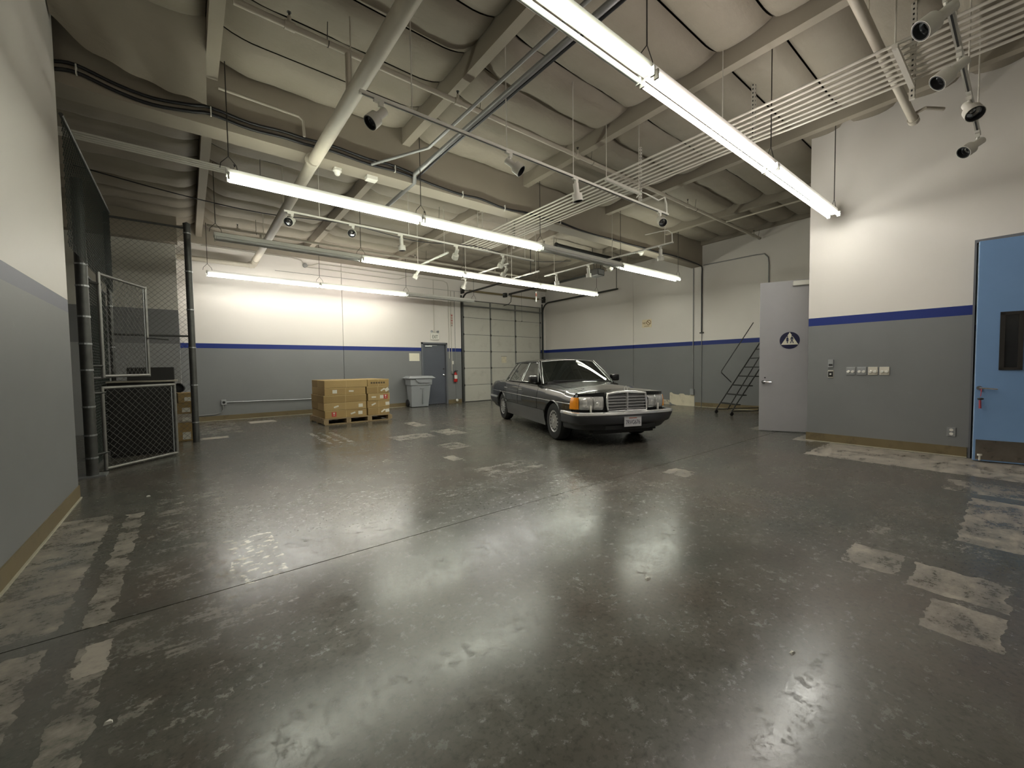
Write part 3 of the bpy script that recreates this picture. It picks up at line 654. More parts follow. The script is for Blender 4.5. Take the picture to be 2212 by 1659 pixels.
# conduit rack along the room
for k in range(8):
    x = 5.09+.108*k
    pts = [(x, YS, 4.12), (x, 8.3, 4.12)] if k < 7 else [(x, YS, 4.12), (x, 1.9, 4.12), (x-.03, 2.3, 4.12), (x-.03, 8.3, 4.12)]
    svc('ceiling_conduit', pts, .0145, M_cond, 'thin painted conduit in the flat bundle crossing under the girder', 'conduit', 8, 'parallel conduits on the ceiling rack')
for y, lb in ((.81, 'by the side wall'), (2.31, 'above the front fluorescent row'), (4.01, 'beside the long lighting track'), (7.3, 'behind the girder')):
    t = thing('trapeze_hanger', 'perforated steel trapeze hanger under the conduit bundle '+lb, 'hanger', (5.47, y, 4.05), 0, 'conduit rack hangers')
    MB().box(-.45, .45, -.02, .02, 0, .04).build('cross_strut', M_cond, t)
    for s in (-.43, .43):
        zt = zs(y)-.02-4.05
        if s < 0: MB().cyl((s, 0, 0), (s, 0, zt), .006, 6).build('threaded_rod', M_cond, t); continue
        st = MB().box(s-.021, s+.021, -.021, .021, -.1, zt).build('strut', M_cond, t)
        m = MB()
        for i in range(int((zt+.1)/.05)): m.box(s-.007, s+.007, -.0225, -.0215, -.08+i*.05, -.06+i*.05).box(s-.0225, s-.0215, -.007, .007, -.08+i*.05, -.06+i*.05)
        tag(m.build('strut_slots', M_black, st), kind='stuff')
# black and grey pair of conduits crossing to the girder
svc('ceiling_conduit', [(2.72, YS, 4.32), (2.72, 5.2, 4.30), (2.24, 6.06, 4.27)], .020, M_gcond, 'grey conduit that bends aside before the girder', 'conduit')
svc('ceiling_conduit', [(2.89, YS, 4.33), (2.89, 6.0, 4.29), (2.92, 6.08, 4.20), (2.89, 7.4, 4.14)], .032, M_gcond, 'thick grey conduit running under the girder', 'conduit')
svc('ceiling_cable', [(2.945, YS, 4.31), (2.94, 3.0, 4.29), (2.945, 5.4, 4.285), (2.95, 6.02, 4.26), (3.0, 6.07, 4.265)], .016, M_blk, 'black cable strapped beside the thick grey conduit', 'cable')
# black cables along the girder
za = [(-.92, 4.29), (-.76, 4.32), (-.47, 4.25), (-.18, 4.22), (.15, 4.27), (.34, 4.31), (.73, 4.27), (1.10, 4.29), (1.36, 4.285), (1.71, 4.30), (2.2, 4.27), (2.58, 4.285), (2.95, 4.27)]
zb = za+[(3.4, 4.235), (3.8, 4.22), (4.18, 4.24), (4.7, 4.195), (5.26, 4.235), (5.7, 4.225), (6.14, 4.24), (6.7, 4.20), (7.3, 4.19), (7.9, 4.20), (8.5, 4.20), (9.1, 4.215), (9.69, 4.205), (10.4, 4.235), (11.07, 4.225), (11.7, 4.20), (12.03, 4.16)]
def smooth_path(pts, k=4):
    out = []
    for i in range(len(pts)-1):
        p0 = pts[max(i-1, 0)]; p1 = pts[i]; p2 = pts[i+1]; p3 = pts[min(i+2, len(pts)-1)]
        for j in range(k):
            t = j/k; out.append(tuple(.5*((2*b)+(-a+c)*t+(2*a-5*b+4*c-d)*t*t+(-a+3*b-3*c+d)*t**3) for a, b, c, d in zip(p0, p1, p2, p3)))
    return out+[pts[-1]]
lc = svc('ceiling_cable', smooth_path([(x, 6.078, z) for x, z in zb])+[(12.075, 6.09, 4.10), (12.078, 6.10, 3.9), (12.078, 6.10, 2.23)], .019, M_blk, 'long black cable draped along the girder and down the right wall', 'cable', 8)
svc('ceiling_cable', smooth_path([(x, 6.075, z+.072) for x, z in za[:-1]]+[(2.95, 6.06, 4.31)]), .017, M_blk, 'upper of two black cables on the girder, near the cage', 'cable', 8)
for x, z in ((-.76, 4.345), (.34, 4.335), (1.62, 4.32), (2.6, 4.31), (3.8, 4.225), (4.7, 4.20), (6.14, 4.245)): MB().box(x-.006, x+.006, 6.054, 6.095, z-.05, z+.05).build('cable_clip', M_white, lc)
# sprinkler and gas pipes
mp = thing('sprinkler_main', 'painted sprinkler pipes: thick main under the girder with thin branches', 'pipe')
MB().cyl((1.40, YS, 4.085), (1.49, 12.3, 4.085), .075, 16).build('main_pipe', M_pipe, mp, 40)
MB().cyl((-.08, 12.62, 4.0), (1.5, 12.62, 4.0), .06, 14).build('cross_pipe', M_pipe, mp, 40)
MB().tube([(1.49, 12.25, 4.085), (1.49, 12.5, 4.085), (1.47, 12.6, 4.04), (1.38, 12.62, 4.0)], .085, 12).build('elbow', M_pipe, mp, 60)
MB().cyl((1.43, 6.02, 4.085), (1.43, 6.08, 4.085), .088, 16).build('coupling', M_pipe, mp, 40)
for y in (4.4, 8.2, 10.5): MB().tube([(1.44, y, 4.16), (1.44, y, zs(y)-.02)], .007, 5).build('hanger_rod', M_pipe, mp)
def branch(y, z, x0, x1, heads):
    bp = MB().cyl((x0, y, z), (x1, y, z), .03, 12).build('branch_pipe', M_pipe, mp, 40)
    MB().tube([(1.44, y, z), (1.44, y, 4.12)], .028, 10).build('drop_pipe', M_pipe, bp, 40)
    for x in heads:
        MB().cyl((x-.045, y, z), (x+.045, y, z), .040, 12).build('tee_fitting', M_pipe, bp, 40)
        MB().cyl((x, y, z+.03), (x, y, z+.09), .018, 8).build('sprinkler_head', M_pipe, bp, 40)
        MB().cyl((x, y, z+.09), (x, y, z+.125), .010, 6).cyl((x, y, z+.125), (x, y, z+.13), .02, 8).build('deflector', M_dark, bp)
    for x in [q+.35 for q in heads]: MB().tube([(x, y+.036*math.sin(a), z-.036*math.cos(a)) for a in (R(k) for k in range(-100, 101, 40))]+[(x, y+.02, z+.1), (x, y, zs(y)-.12)], .004, 4).build('pipe_hook', M_dark, bp)
branch(4.50, 4.58, .45, XR-.1, (.9, 2.77, 4.95, 8.3, 11.6))
branch(7.90, 4.40, .45, XR-.1, (.72, 4.0, 7.4, 10.6))
branch(10.9, 4.36, .45, 9.0, (1.0, 5.2, 8.0))
svc('ceiling_pipe', [(9.95, 4.46, 4.58), (9.95, 2.6, 4.60)], .02, M_pipe, 'thin cross pipe joining the sprinkler line by the restroom', 'pipe')
pp = thing('capped_pipe', 'white pipe with capped end near the side wall', 'pipe', (0, .97, 4.28))
MB().cyl((2.6, 0, .0), (7.2, 0, 0), .042, 14).build('pipe', M_pipe, pp, 40); MB().cyl((7.16, 0, 0), (7.24, 0, 0), .055, 14).build('end_cap', M_pipe, pp, 40)
MB().tube([(7.05, 0, .0), (7.05, -.12, .03), (7.3, -.25, .05)], .02, 8).build('branch_nipple', M_pipe, pp, 40); MB().tube([(4.9, 0, .05), (4.9, 0, zs(.97)-4.30)], .006, 5).build('hanger_rod', M_pipe, pp)
pb = thing('bare_strip_fixture', 'bare white metal box near the ceiling by the side wall', 'fixture', (4.25, .28, 4.30)); MB().bbox(-.25, .25, -.06, .06, 0, .09, .01).build('box', M_lamp, pb); MB().cyl((0, 0, .09), (0, 0, zs(.28)-4.32), .008, 6).build('hanger_rod', M_cond, pb)
for k in range(4): svc('ceiling_conduit', [(-3.6, 7.5+.07*k, 4.30), (.62, 7.5+.07*k, 4.30)], .014, M_cond, 'painted conduit in the bundle above the cage', 'conduit', 8, 'parallel conduits above the cage')
svc('ceiling_cable', smooth_path([(-1.2, 8.9, 4.36), (0, 8.8, 4.20), (1.2, 8.7, 4.12), (2.6, 8.5, 4.16), (4.0, 8.3, 4.02), (5.4, 8.1, 4.10), (7.0, 8.0, 3.98), (8.5, 8.0, 4.2)]), .009, M_blk, 'thin black cable sagging between the pipes behind the girder', 'cable', 6)
svc('ceiling_pipe', [(.42, 6.04, 4.62), (1.28, 6.04, 4.60), (1.33, 6.04, 4.56), (1.34, 6.04, 4.36)], .017, M_pipe, 'thin pipe on the girder face dropping beside the sprinkler main', 'pipe')
# small ceiling devices
def detector(p, label):
    t = thing('smoke_detector', label, 'detector', p)
    MB().lathe([(.001, 0), (.06, 0), (.06, -.02), (.045, -.035), (.038, -.06), (.025, -.075), (.001, -.077)], (0, 0, 0), (0, 0, 1), 18).build('body', M_white, t, 40)
    MB().box(-.05, .05, -.05, .05, 0, .02).build('base', M_white, t)
detector((1.82, 6.30, 4.16), 'white smoke detector under the girder near the sprinkler main'); detector((9.25, 6.26, 4.16), 'white smoke detector under the girder near the right wall')
one('ceiling_junction_box', MB().bbox(2.22, 2.38, 6.2, 6.32, 4.12, 4.18, .004), M_white, 'small white box under the girder beside the bent conduit', 'junction box')
tb = thing('black_tube', 'long black tube hung under the ceiling behind the girder', 'ceiling_tube', (8.05, 8.15, 4.60))  # plain black tube with end rings on hanger wires
MB().cyl((0, 0, 0), (2.85, 0, 0), .055, 14).build('tube', M_black, tb, 40)
for x in (.03, 2.82): MB().cyl((x-.02, 0, 0), (x+.02, 0, 0), .07, 14).build('end_ring', M_track, tb, 40); MB().tube([(x, 0, .05), (x, 0, zs(8.15)-4.62)], .006, 5).build('hanger_wire', M_wire, tb)
# roll-up door opener
op = thing('door_opener', 'dark roll-up door opener motor on a long rail', 'door opener', (9.91, 8.25, 4.0))
MB().bbox(-.16, .16, -.16, .20, 0, .20, .015).build('motor_unit', mat('dark_grey_casing', (0.06, .058, .055), .5), op)
MB().box(-.12, .12, -.165, -.16, .03, .17).build('front_cover', M_galv, op)
MB().box(-.028, .028, .2, 4.35, .06, .12).build('rail', M_track, op)
MB().tube([(0, 4.2, .06), (0, 4.25, -.22), (-.06, 4.3, -.30), (-.08, 4.6, -.33)], .014, 6).build('door_arm', M_track, op)
for s in (-1, 1): MB().tube([(s*.15, 0, .2), (s*.22, 0, zs(8.25)-4.02)], .010, 5).build('hanger_strap', M_track, op)
MB().tube([(0, 3.6, .05), (0.0, 3.6, -1.0)], .004, 4).sphere((0, 3.6, -1.02), .018, 8, 6).build('pull_cord', M_dark, op)
tg = thing('hanging_tag', 'strip of red and white tags hanging above the roll-up door', 'tag', (8.62, 9.6, 3.30))
MB().box(-.02, .02, -.003, .003, 0, .30).build('strip', M_white, tg); MB().box(-.021, .021, -.004, .004, .16, .26).build('red_band', mat('faded_red', (0.38, .12, .09), .5), tg); MB().tube([(0, 0, .3), (0, 0, zs(9.6)-3.32)], .003, 4).build('string', M_dark, tg)
# ================================================================ pallet of cartons
M_wood = mat('pallet_wood', (0.30, 0.215, 0.115), .75, var=.3, vscale=5, bump=.2, bscale=40, dirt=((0.14, .1, .055), 6, .5))
def carton_mat(name, col):
    t = NT(name); n = t.noise(3, 4); n2 = t.noise(90, 2, .5, t.scaled(None, (1, 1, .05)))
    c = t.mix(n, tuple(v*.88 for v in col), tuple(v*1.1 for v in col)); t.set(**{'Base Color': c, 'Roughness': .75, 'Specular IOR Level': .25}); t.bump(n2, .12, .004); return t.m
M_cart = [carton_mat('kraft_cardboard', (0.36, 0.245, 0.105)), carton_mat('kraft_cardboard_light', (0.40, 0.28, 0.125)), carton_mat('kraft_cardboard_dark', (0.31, 0.21, 0.09))]
M_tape = mat('packing_tape', (0.47, 0.34, 0.16), .3, var=.08); M_stick = mat('white_sticker', (0.66, 0.63, 0.55), .5, var=.1, vscale=40); M_rst = mat('red_sticker', (0.42, 0.045, 0.035), .5)
PXo, PYo = 2.42, 9.90
pal = thing('wooden_pallet', 'wooden shipping pallet under the stack of cartons', 'pallet', (PXo, PYo, 0), R(1.5))
PW, PD = 1.56, 1.28
for k in range(7): MB().bbox(0, PW, k*.19, k*.19+.14, .125, .148, .003).build('deck_board', M_wood, pal)
for k, x in enumerate((0, .50, 1.0, PW-.045)):
    MB().bbox(x, x+.045, .01, PD, .022, .125, .002).build('stringer', M_wood, pal)
    MB().bbox(x-.02, x+.085, -.004, .14, .024, .123, .002).build('block', M_wood, pal)
for y in (0, .57, PD-.14): MB().bbox(0, PW, y, y+.14, .002, .022, .002).build('bottom_board', M_wood, pal)
LH = .172
lay = ['bottom', 'second', 'third', 'fourth', 'top']
random.seed(5)
def carton(x0, x1, y0, y1, z0, z1, label, stick, mt, rz):
    cx, cy = (x0+x1)/2, (y0+y1)/2; hx, hy = (x1-x0)/2, (y1-y0)/2
    t = thing('cardboard_carton', label, 'box', (cx, cy, z0), rz, 'cartons on the wooden pallet')
    h = z1-z0
    MB().bbox(-hx, hx, -hy, hy, 0, h, .006).build('carton_body', mt, t)
    MB().box(-.006, .006, -hy-.0015, hy+.0015, -.0 if False else .002, h+.0012).build('tape_seam', M_tape, t)
    MB().box(-hx*.995, hx*.995, -hy-.001, -hy+.02, h-.012, h+.0012).build('top_flap_edge', M_tape, t)
    for (u, kind, tilt) in stick:
        M = frame_M((-hx+u*2*hx, -hy-.0012, h*.5), (1, 0, 0), (0, 0, 1)) @ Matrix.Rotation(tilt, 4, 'Z')
        if kind == 'w': MB().prism([(-.05, -.04), (.05, -.04), (.05, .04), (-.05, .04)], M, .001).build('white_sticker', M_stick, t)
        if kind == 's': MB().prism([(-.055, -.018), (.055, -.018), (.055, .018), (-.055, .018)], M, .001).build('paper_strip', M_stick, t)
        if kind == 't':
            for i in range(6): MB().prism([(-.18+i*.062, -.022), (-.135+i*.062, -.022), (-.135+i*.062, .022), (-.18+i*.062, .022)], M, .0008).build('dark_print', mat('carton_print', (.08, .055, .025), .7), t)
        if kind == 'r':
            MB().prism([(-.052, -.055), (.052, -.055), (.052, .055), (-.052, .055)], M, .001).build('red_sticker', M_rst, t)
            g = MB(); N = M @ Matrix.Translation((0, 0, .001)); g.prism([(-.022, .04), (.022, .04), (.014, .012), (.004, .004), (.004, -.02), (.018, -.03), (-.018, -.03), (-.004, -.02), (-.004, .004), (-.014, .012)], N, .0006); g.build('goblet_symbol', M_stick, t)
    return t
LS = {3: [(.24, 'w', 0), (.64, 's', -.05)], 1: [(.28, 's', .3), (.86, 'w', 0)], 0: [(.21, 'r', 0), (.66, 's', .3), (.84, 'w', 0)]}
RS = {4: [(.48, 't', 0)], 3: [(.72, 's', .5), (.91, 'w', .5)], 2: [(.26, 's', 0), (.63, 'w', 0), (.80, 'r', 0)], 1: [(.28, 's', .4), (.90, 'w', .05)], 0: [(.70, 's', .6), (.90, 'w', .1)]}
zoff = .150
for L in range(5):
    j = lambda a=.012: random.uniform(-a, a)
    z0 = zoff+L*(LH+.0025); z1 = z0+LH
    xm = 3.385+(.03 if L == 4 else j(.02))
    x0 = 2.43+(.015 if L == 4 else j()); sp = 10.56+(0.06 if L in (4, 2) else -.03)+j()
    carton(x0, xm, 9.94+j(), sp-.012, z0, z1, 'brown carton facing the open floor on the cage side, %s pallet layer%s' % (lay[L], ', red sticker' if L == 0 else ''), LS.get(L, []), M_cart[L % 3], j(.012))
    carton(x0+.01, xm-.02, sp+.012, 11.16+j(), z0, z1, 'brown carton next to the back wall on the cage side, %s layer of the pallet' % lay[L], [], M_cart[(L+1) % 3], j(.008))
    xr0 = xm+(.035 if L != 4 else .012)
    carton(xr0, 3.965+j(), 9.96+j(), 10.54, z0, z1, 'brown carton facing the open floor on the bin side, %s pallet layer%s' % (lay[L], ', red sticker' if L == 2 else ''), RS.get(L, []), M_cart[(L+2) % 3], j(.02))
    carton(xr0+.01, 3.955, 10.58, 11.15+j(), z0, z1, 'brown carton next to the back wall on the bin side, %s layer of the pallet' % lay[L], [], M_cart[L % 3], j(.01))

# ================================================================ wheeled bin
M_bin = mat('grey_bin_plastic', (0.33, 0.345, 0.36), .5, var=.05)
bn = thing('wheeled_bin', 'grey wheeled rubbish bin standing against the back wall', 'bin', (5.98, 12.44, 0), R(-6))
def loft(m, secs, n=4, cap=True):
    """secs: list of (z, x0, x1, y0, y1)"""
    vs = []; fs = []
    for (z, x0, x1, y0, y1) in secs: vs += [(x0, y0, z), (x1, y0, z), (x1, y1, z), (x0, y1, z)]
    for i in range(len(secs)-1):
        for k in range(4): fs.append((i*4+k, i*4+(k+1) % 4, (i+1)*4+(k+1) % 4, (i+1)*4+k))
    if cap: fs += [(3, 2, 1, 0), tuple(len(secs)*4-4+k for k in range(4))]
    return m.add(vs, fs)
loft(MB(), [(.02, -.28, .28, -.05, .30), (.10, -.285, .285, -.06, .31), (.72, -.325, .325, -.17, .32), (.73, -.355, .355, -.20, .33), (.90, -.365, .365, -.22, .33), (.91, -.385, .385, -.24, .34), (.94, -.385, .385, -.24, .34)]).build('bin_body', M_bin, bn)
loft(MB(), [(.94, -.43, .43, -.29, .36), (.955, -.45, .45, -.30, .36), (.975, -.42, .42, -.28, .34), (1.02, -.37, .37, -.20, .28)]).build('lid', M_bin, bn)
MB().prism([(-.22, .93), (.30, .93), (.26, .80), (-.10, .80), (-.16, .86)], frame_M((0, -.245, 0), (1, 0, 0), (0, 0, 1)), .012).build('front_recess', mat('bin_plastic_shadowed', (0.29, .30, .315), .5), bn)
MB().box(.06, .10, -.155, -.10, .10, .60).box(-.02, .10, -.17, -.12, .60, .64).build('grip_rib', mat('bin_rib', (0.24, .25, .26), .5), bn)
MB().cyl((-.36, .375, .98), (.36, .375, .98), .014, 8).build('handle_bar', M_bin, bn)
for s in (-1, 1):
    wv = MB().lathe([(.001, -.03), (.10, -.03), (.125, -.015), (.125, .015), (.10, .03), (.001, .03)], (s*.32, .26, .125), (1, 0, 0), 18).build('wheel', M_black, bn, 40)

# ================================================================ rolling ladder
M_lad = mat('dark_painted_steel', (0.035, 0.035, 0.034), .45, .4, var=.2)
ph = R(-30); cl = Vector((math.cos(ph), math.sin(ph), 0)); td = Vector((math.sin(ph), -math.cos(ph), 0)); W = .59
ld = thing('rolling_ladder', 'dark steel rolling ladder with handrail against the right wall', 'ladder', (10.86, 4.97, 0), ph)
# local x climbs, local y goes to the far side; treads span local -W..0
run = .165; pitch = .23; z0 = .27; N = 7
def sp_(k, dz=0): return (k*run, z0+k*pitch+dz)
for y, nm in ((0, 'stringer'), (-W*.5, 'center_brace'), (-W, 'stringer')):
    if nm == 'stringer': MB().tube([(-.14, y, .08), (sp_(N)[0], y, sp_(N)[1])], .014, 6).build(nm, M_lad, ld)
    else: MB().tube([(-.02, y, .12), (sp_(N)[0], y, sp_(N)[1])], .012, 6).build(nm, M_lad, ld)
for k in range(N+1):
    x, z = sp_(k); MB().box(x-.01, x+.12, -W, 0, z-.012, z+.012).build('tread', M_lad, ld)
for y in (0, -W): MB().tube([(sp_(N)[0], y, sp_(N)[1]), (sp_(N)[0]-.02, y, .06)], .013, 6).build('rear_leg', M_lad, ld)
MB().box(-.1, sp_(N)[0], -.012, .012, .10, .12).box(-.1, sp_(N)[0], -W-.012, -W+.012, .10, .12).build('base_frame', M_lad, ld)
MB().tube([(.30, 0, .80), (.10, 0, .98), (.02, 0, 1.05), (.02, 0, 1.10), (.92, 0, 2.35)], .011, 6).build('handrail', M_lad, ld, 60)
MB().tube([(.30, -W, .80), (.30, -W, .80), (.62, -W, 1.9), (.92, -W, 2.2)], .011, 6).build('handrail', M_lad, ld, 60)
for y in (0, -W):
    for x in (-.12, sp_(N)[0]-.02): MB().lathe([(.001, -.015), (.045, -.015), (.05, 0), (.045, .015), (.001, .015)], (x, y, .05), (0, 1, 0), 14).build('caster', M_black, ld, 40)

# ================================================================ chain-link cage
M_link = mat('galvanised_wire', (0.16, 0.16, 0.15), .5, .7, var=.2)
M_glink = mat('green_vinyl_wire', (0.035, 0.05, 0.04), .55, .1, var=.3)
M_post = mat('weathered_galvanised_pipe', (0.11, 0.11, 0.105), .5, .7, var=.4, vscale=9)
def chain(w, z0, z1, pitch, r, m=None):
    m = m or MB(); H = z1-z0; d = pitch*math.sqrt(2)
    k = -H
    while k < w:
        a0 = max(0, k); b0 = a0-k; a1 = min(w, k+H); b1 = a1-k
        if a1-a0 > .01:
            m.tube([(a0, r*.7, z0+b0), (a1, r*.7, z0+b1)], r, 3, False); m.tube([(w-a0, -r*.7, z0+b0), (w-a1, -r*.7, z0+b1)], r, 3, False)
        k += d
    return m
def fence(p0, p1, label, z0=.05, z1=3.80, mesh=None, rails=(), posts=(), pitch=.062, r=.0022, wire=None, name='chain_link_fence', ties=True):
    p0 = Vector((*p0, 0)); p1 = Vector((*p1, 0)); w = (p1-p0).length
    t = thing(name, label, 'fence', p0, math.atan2(p1.y-p0.y, p1.x-p0.x))
    tag(chain(w, z0, z1, pitch, r).build('chain_link_mesh', wire or M_link, t), kind='stuff')
    for z in rails: MB().cyl((0, 0, z), (w, 0, z), .018, 10).build('rail', M_post, t, 40)
    for (q, ht, rr) in posts:
        ps = MB().cyl((q*w, 0, 0), (q*w, 0, ht), rr, 14).build('post', M_post, t, 40)
        MB().lathe([(rr*1.1, 0), (rr*1.1, .03), (.001, .06)], (q*w, 0, ht), (0, 0, 1), 14).build('post_cap', M_post, ps, 40)
        if ties:
            for i in range(6): MB().cyl((q*w, 0, .35+i*(ht-.5)/5), (q*w, 0, .37+i*(ht-.5)/5), rr*1.12, 12).build('tension_band', M_galv, ps)
    return t
fence((-.93, 9.31), (.10, 9.31), 'tall chain-link fence panel facing the room beside the tallest post', .05, 3.78, rails=(3.80, 1.90), posts=((0, 3.82, .03), (1, 3.85, .052)))
fence((-.875, 9.22), (-.875, 6.0), 'high green chain-link panel above the cage gate opening', 2.55, 3.82, rails=(3.83,), pitch=.055, r=.0032, wire=M_glink)
fence((-.97, 9.20), (-.97, 7.26), 'lower chain-link side panel of the cage behind the gate', .05, 2.53, rails=(1.2, 2.53), pitch=.055, r=.0035, wire=M_glink)
fence((.12, 9.40), (.12, 11.95), 'chain-link side of the cage running to the back wall', .05, 3.75, rails=(3.76,))
gp = thing('gate_post', 'thick galvanised gate post with bands, bolted to the floor', 'post', (-.95, 7.16, 0))
MB().cyl((0, 0, 0), (0, 0, 3.6), .057, 16).build('post_tube', M_post, gp, 40); MB().box(-.13, .13, -.13, .13, 0, .015).build('base_plate', M_galv, gp)
for z in (.22, .50, .85, 1.30, 1.62, 1.95, 2.32, 2.58): MB().cyl((0, 0, z), (0, 0, z+.02), .061, 14).build('tension_band', M_galv, gp)
def gate(p0, p1, z0, z1, label, hz):
    p0 = Vector((*p0, 0)); p1 = Vector((*p1, 0)); w = (p1-p0).length
    t = thing('gate_leaf', label, 'gate', p0, math.atan2(p1.y-p0.y, p1.x-p0.x))
    r = .021; M_g = mat('worn_gate_pipe', (0.27, .265, .25), .45, .7, var=.35, vscale=8)
    for x in (0, w): MB().cyl((x, 0, z0-.02), (x, 0, z1+.02), r, 10).build('upright', M_g, t, 40)
    for z in (z0, z1): MB().cyl((0, 0, z), (w, 0, z), r, 10).build('rail', M_g, t, 40)
    tag(chain(w, z0, z1, .062, .0024).build('chain_link_mesh', M_link, t), kind='stuff')
    MB().cyl((w-.05, .0, z0+.02), (w-.05, .0, z1-.02), .008, 6).build('tension_bar', M_galv, t)
    q = t.matrix_basis.inverted() @ Vector((-.95, 7.16, 0))
    for z in hz: MB().tube([(q.x*.70, q.y*.70, z), (q.x*.2, q.y*.2, z), (.03, 0, z)], .018, 8).build('hinge_strap', M_track, t)
    return t
gate((-.85, 7.36), (-.15, 8.07), .04, 1.08, 'lower half of the chain-link gate, standing open in front of a black cabinet', (.25, 1.02))
g2 = gate((-.83, 7.36), (-.44, 8.25), 1.23, 2.53, 'upper half of the chain-link gate, swung further back', (1.36, 2.40))
MB().tube([(.93, -.02, 1.78), (1.0, -.08, 1.78), (1.2, -.16, 1.775)], .009, 6).build('latch_bar', M_track, g2)
cb = thing('storage_cabinet', 'low black cabinet with pale top edge behind the chain-link gate', 'cabinet', (-.52, 8.85, 0))
M_cab = mat('matte_black_board', (0.012, 0.011, 0.010), .6, var=.3)
MB().bbox(-.40, .36, -.42, .42, .03, 1.12, .006).build('body', M_cab, cb); MB().box(-.41, .40, -.45, .42, 1.12, 1.14).build('top_edge', mat('pale_edge', (0.30, .27, .22), .5), cb)  # black body with a paler slab along its top
MB().bbox(-.22, .36, .05, .42, 1.14, 1.35, .005).build('raised_back', M_cab, cb)
MB().box(-.40, .36, -.40, .40, 0, .03).build('plinth', M_black, cb)
rl = thing('round_fitting', 'round black fitting on the corner of the cabinet by the gate', 'fitting', (-.085, 8.36, 1.02))
MB().lathe([(.001, 0), (.07, 0), (.075, .03), (.062, .04), (.05, .02), (.001, .015)], (0, 0, 0), (-.3, -1, 0), 20).build('ring', M_black, rl, 40); MB().box(-.03, .02, .0, .06, -.06, .06).build('mount', M_cab, rl)
random.seed(9)
zz = 0
for i, (wd, h, lb) in enumerate(((.26, .34, 'bottom'), (.25, .16, 'second'), (.28, .20, 'third'), (.24, .18, 'top'))):
    t = thing('storage_box', 'small worn carton inside the cage by the tallest post, %s of its stack' % lb, 'box', (-.06+.01*i, 9.78, zz), R(random.uniform(-6, 6)), 'cartons stacked inside the cage')
    MB().bbox(-wd/2, wd/2, -.2, .2, 0, h, .005).build('carton_body', M_cart[i % 3] if i != 1 else mat('faded_carton', (.42, .36, .30), .7, var=.3, vscale=12), t)
    MB().box(-.03, .09, -.2015, -.2, .03, .03+h*.4).build('white_sticker', M_stick, t); zz += h+.001

# ================================================================ bits lying on the floor
for i, (x, y, lb) in enumerate(((-.27, 2.06, 'white plaster chip on the scuffed floor beside the tan baseboard wall'), (2.12, 1.39, 'tiny white plaster chip on the bare dark floor in front of the car'), (2.05, .62, 'small white chip on the floor near the scuffed patches by the blue door'), (-.35, 5.6, 'pale crumb on the floor by the end of the baseboard near the cage'))):
    r = .014+.004*(i % 2)
    one('floor_chip', MB().add([(x-r, y-r*.5, .0), (x+r, y-r*.7, .0), (x+r*.8, y+r*.6, .0), (x-r*.7, y+r*.7, .0), (x-r*.6, y-r*.2, .010), (x+r*.7, y-r*.4, .007), (x+r*.3, y+r*.5, .009)], [(3, 2, 1, 0), (0, 1, 5, 4), (1, 2, 6, 5), (2, 3, 4, 6), (3, 0, 4), (4, 5, 6)]), M_white, lb, 'debris', 'chips on the floor')
# ================================================================ the car (local x forward, y to its left, z up)
def paint_mat(name, col, metal, rough):
    t = NT(name); n = t.noise(1.2, 3); f = t.noise(400, 2)
    t.set(**{'Base Color': t.mix(n, tuple(c*.92 for c in col), tuple(c*1.1 for c in col)), 'Metallic': metal, 'Roughness': t.mixf(f, rough*.9, rough*1.15), 'Coat Weight': 1.0, 'Coat Roughness': .03}); return t.m
M_car = paint_mat('black_pearl_paint', (0.009, 0.009, 0.009), .15, .25)
M_clad = paint_mat('grey_lower_paint', (0.075, 0.077, 0.083), .3, .38)
M_bump = mat('satin_grey_bumper', (0.040, 0.041, 0.046), .42, 0, .5, var=.1)
M_cchr = mat('bright_chrome_trim', (0.85, 0.85, 0.84), .16, .72, var=.03)
M_tyre = mat('tyre_rubber', (0.012, 0.012, 0.012), .75, var=.2)
M_rim = mat('silver_alloy', (0.50, 0.50, 0.50), .35, .75, var=.06)
M_cgl = glass('tinted_car_glass', (0.12, 0.135, 0.12), .9, .01)
M_amber = mat('amber_lens', (0.75, 0.26, 0.015), .2, var=.15, vscale=30, bump=.3, bscale=60)
M_lens = mat('headlight_lens', (0.62, 0.62, 0.60), .14, .55, var=.18, vscale=22, bump=.35, bscale=45)
M_mesh = mat('grille_mesh', (0.16, 0.16, 0.16), .4, .6, var=.25, vscale=120)
M_trim = mat('dark_interior', (0.018, 0.017, 0.016), .7, var=.2)
ch = R(-110.5)
car = thing('parked_car', 'black four-door sedan with chrome grille and amber turn signals', 'car', (6.35, 6.275, 0), ch)
def interp(tab, x):
    tab = sorted(tab)
    if x <= tab[0][0]: return tab[0][1]
    for (a, b), (c, d) in zip(tab, tab[1:]):
        if x <= c:
            t = (x-a)/(c-a); t = t*t*(3-2*t)*.5+t*.5; return b+(d-b)*t
    return tab[-1][1]
zsh = lambda x: interp([(2.42, .815), (2.2, .848), (1.6, .885), (1.0, .915), (0, .935), (-1.5, .945), (-2.2, .935), (-2.5, .915), (-2.7, .88)], x)
wid = lambda x: interp([(2.42, .805), (2.25, .855), (1.9, .885), (1.2, .905), (0, .912), (-1.2, .905), (-1.9, .895), (-2.4, .875), (-2.7, .845)], x)
crn = lambda x: interp([(2.42, .045), (1.8, .065), (1.0, .075), (.6, .03), (-1.5, .025), (-1.8, .045), (-2.7, .03)], x)
AX = 1.535; ARC = .365; WZ = .318
def zbot(x):
    z = .23
    if x > 1.9: z = .40
    if x < -1.9: z = .38
    for a in (AX, -AX):
        if abs(x-a) < ARC: z = max(z, WZ+math.sqrt(ARC*ARC-(x-a)**2))
    return z
offp = [(0, .045), (.2, .018), (.4, .002), (.55, 0), (.70, .006), (.82, .020), (.92, .045), (.97, .066), (1, .092)]
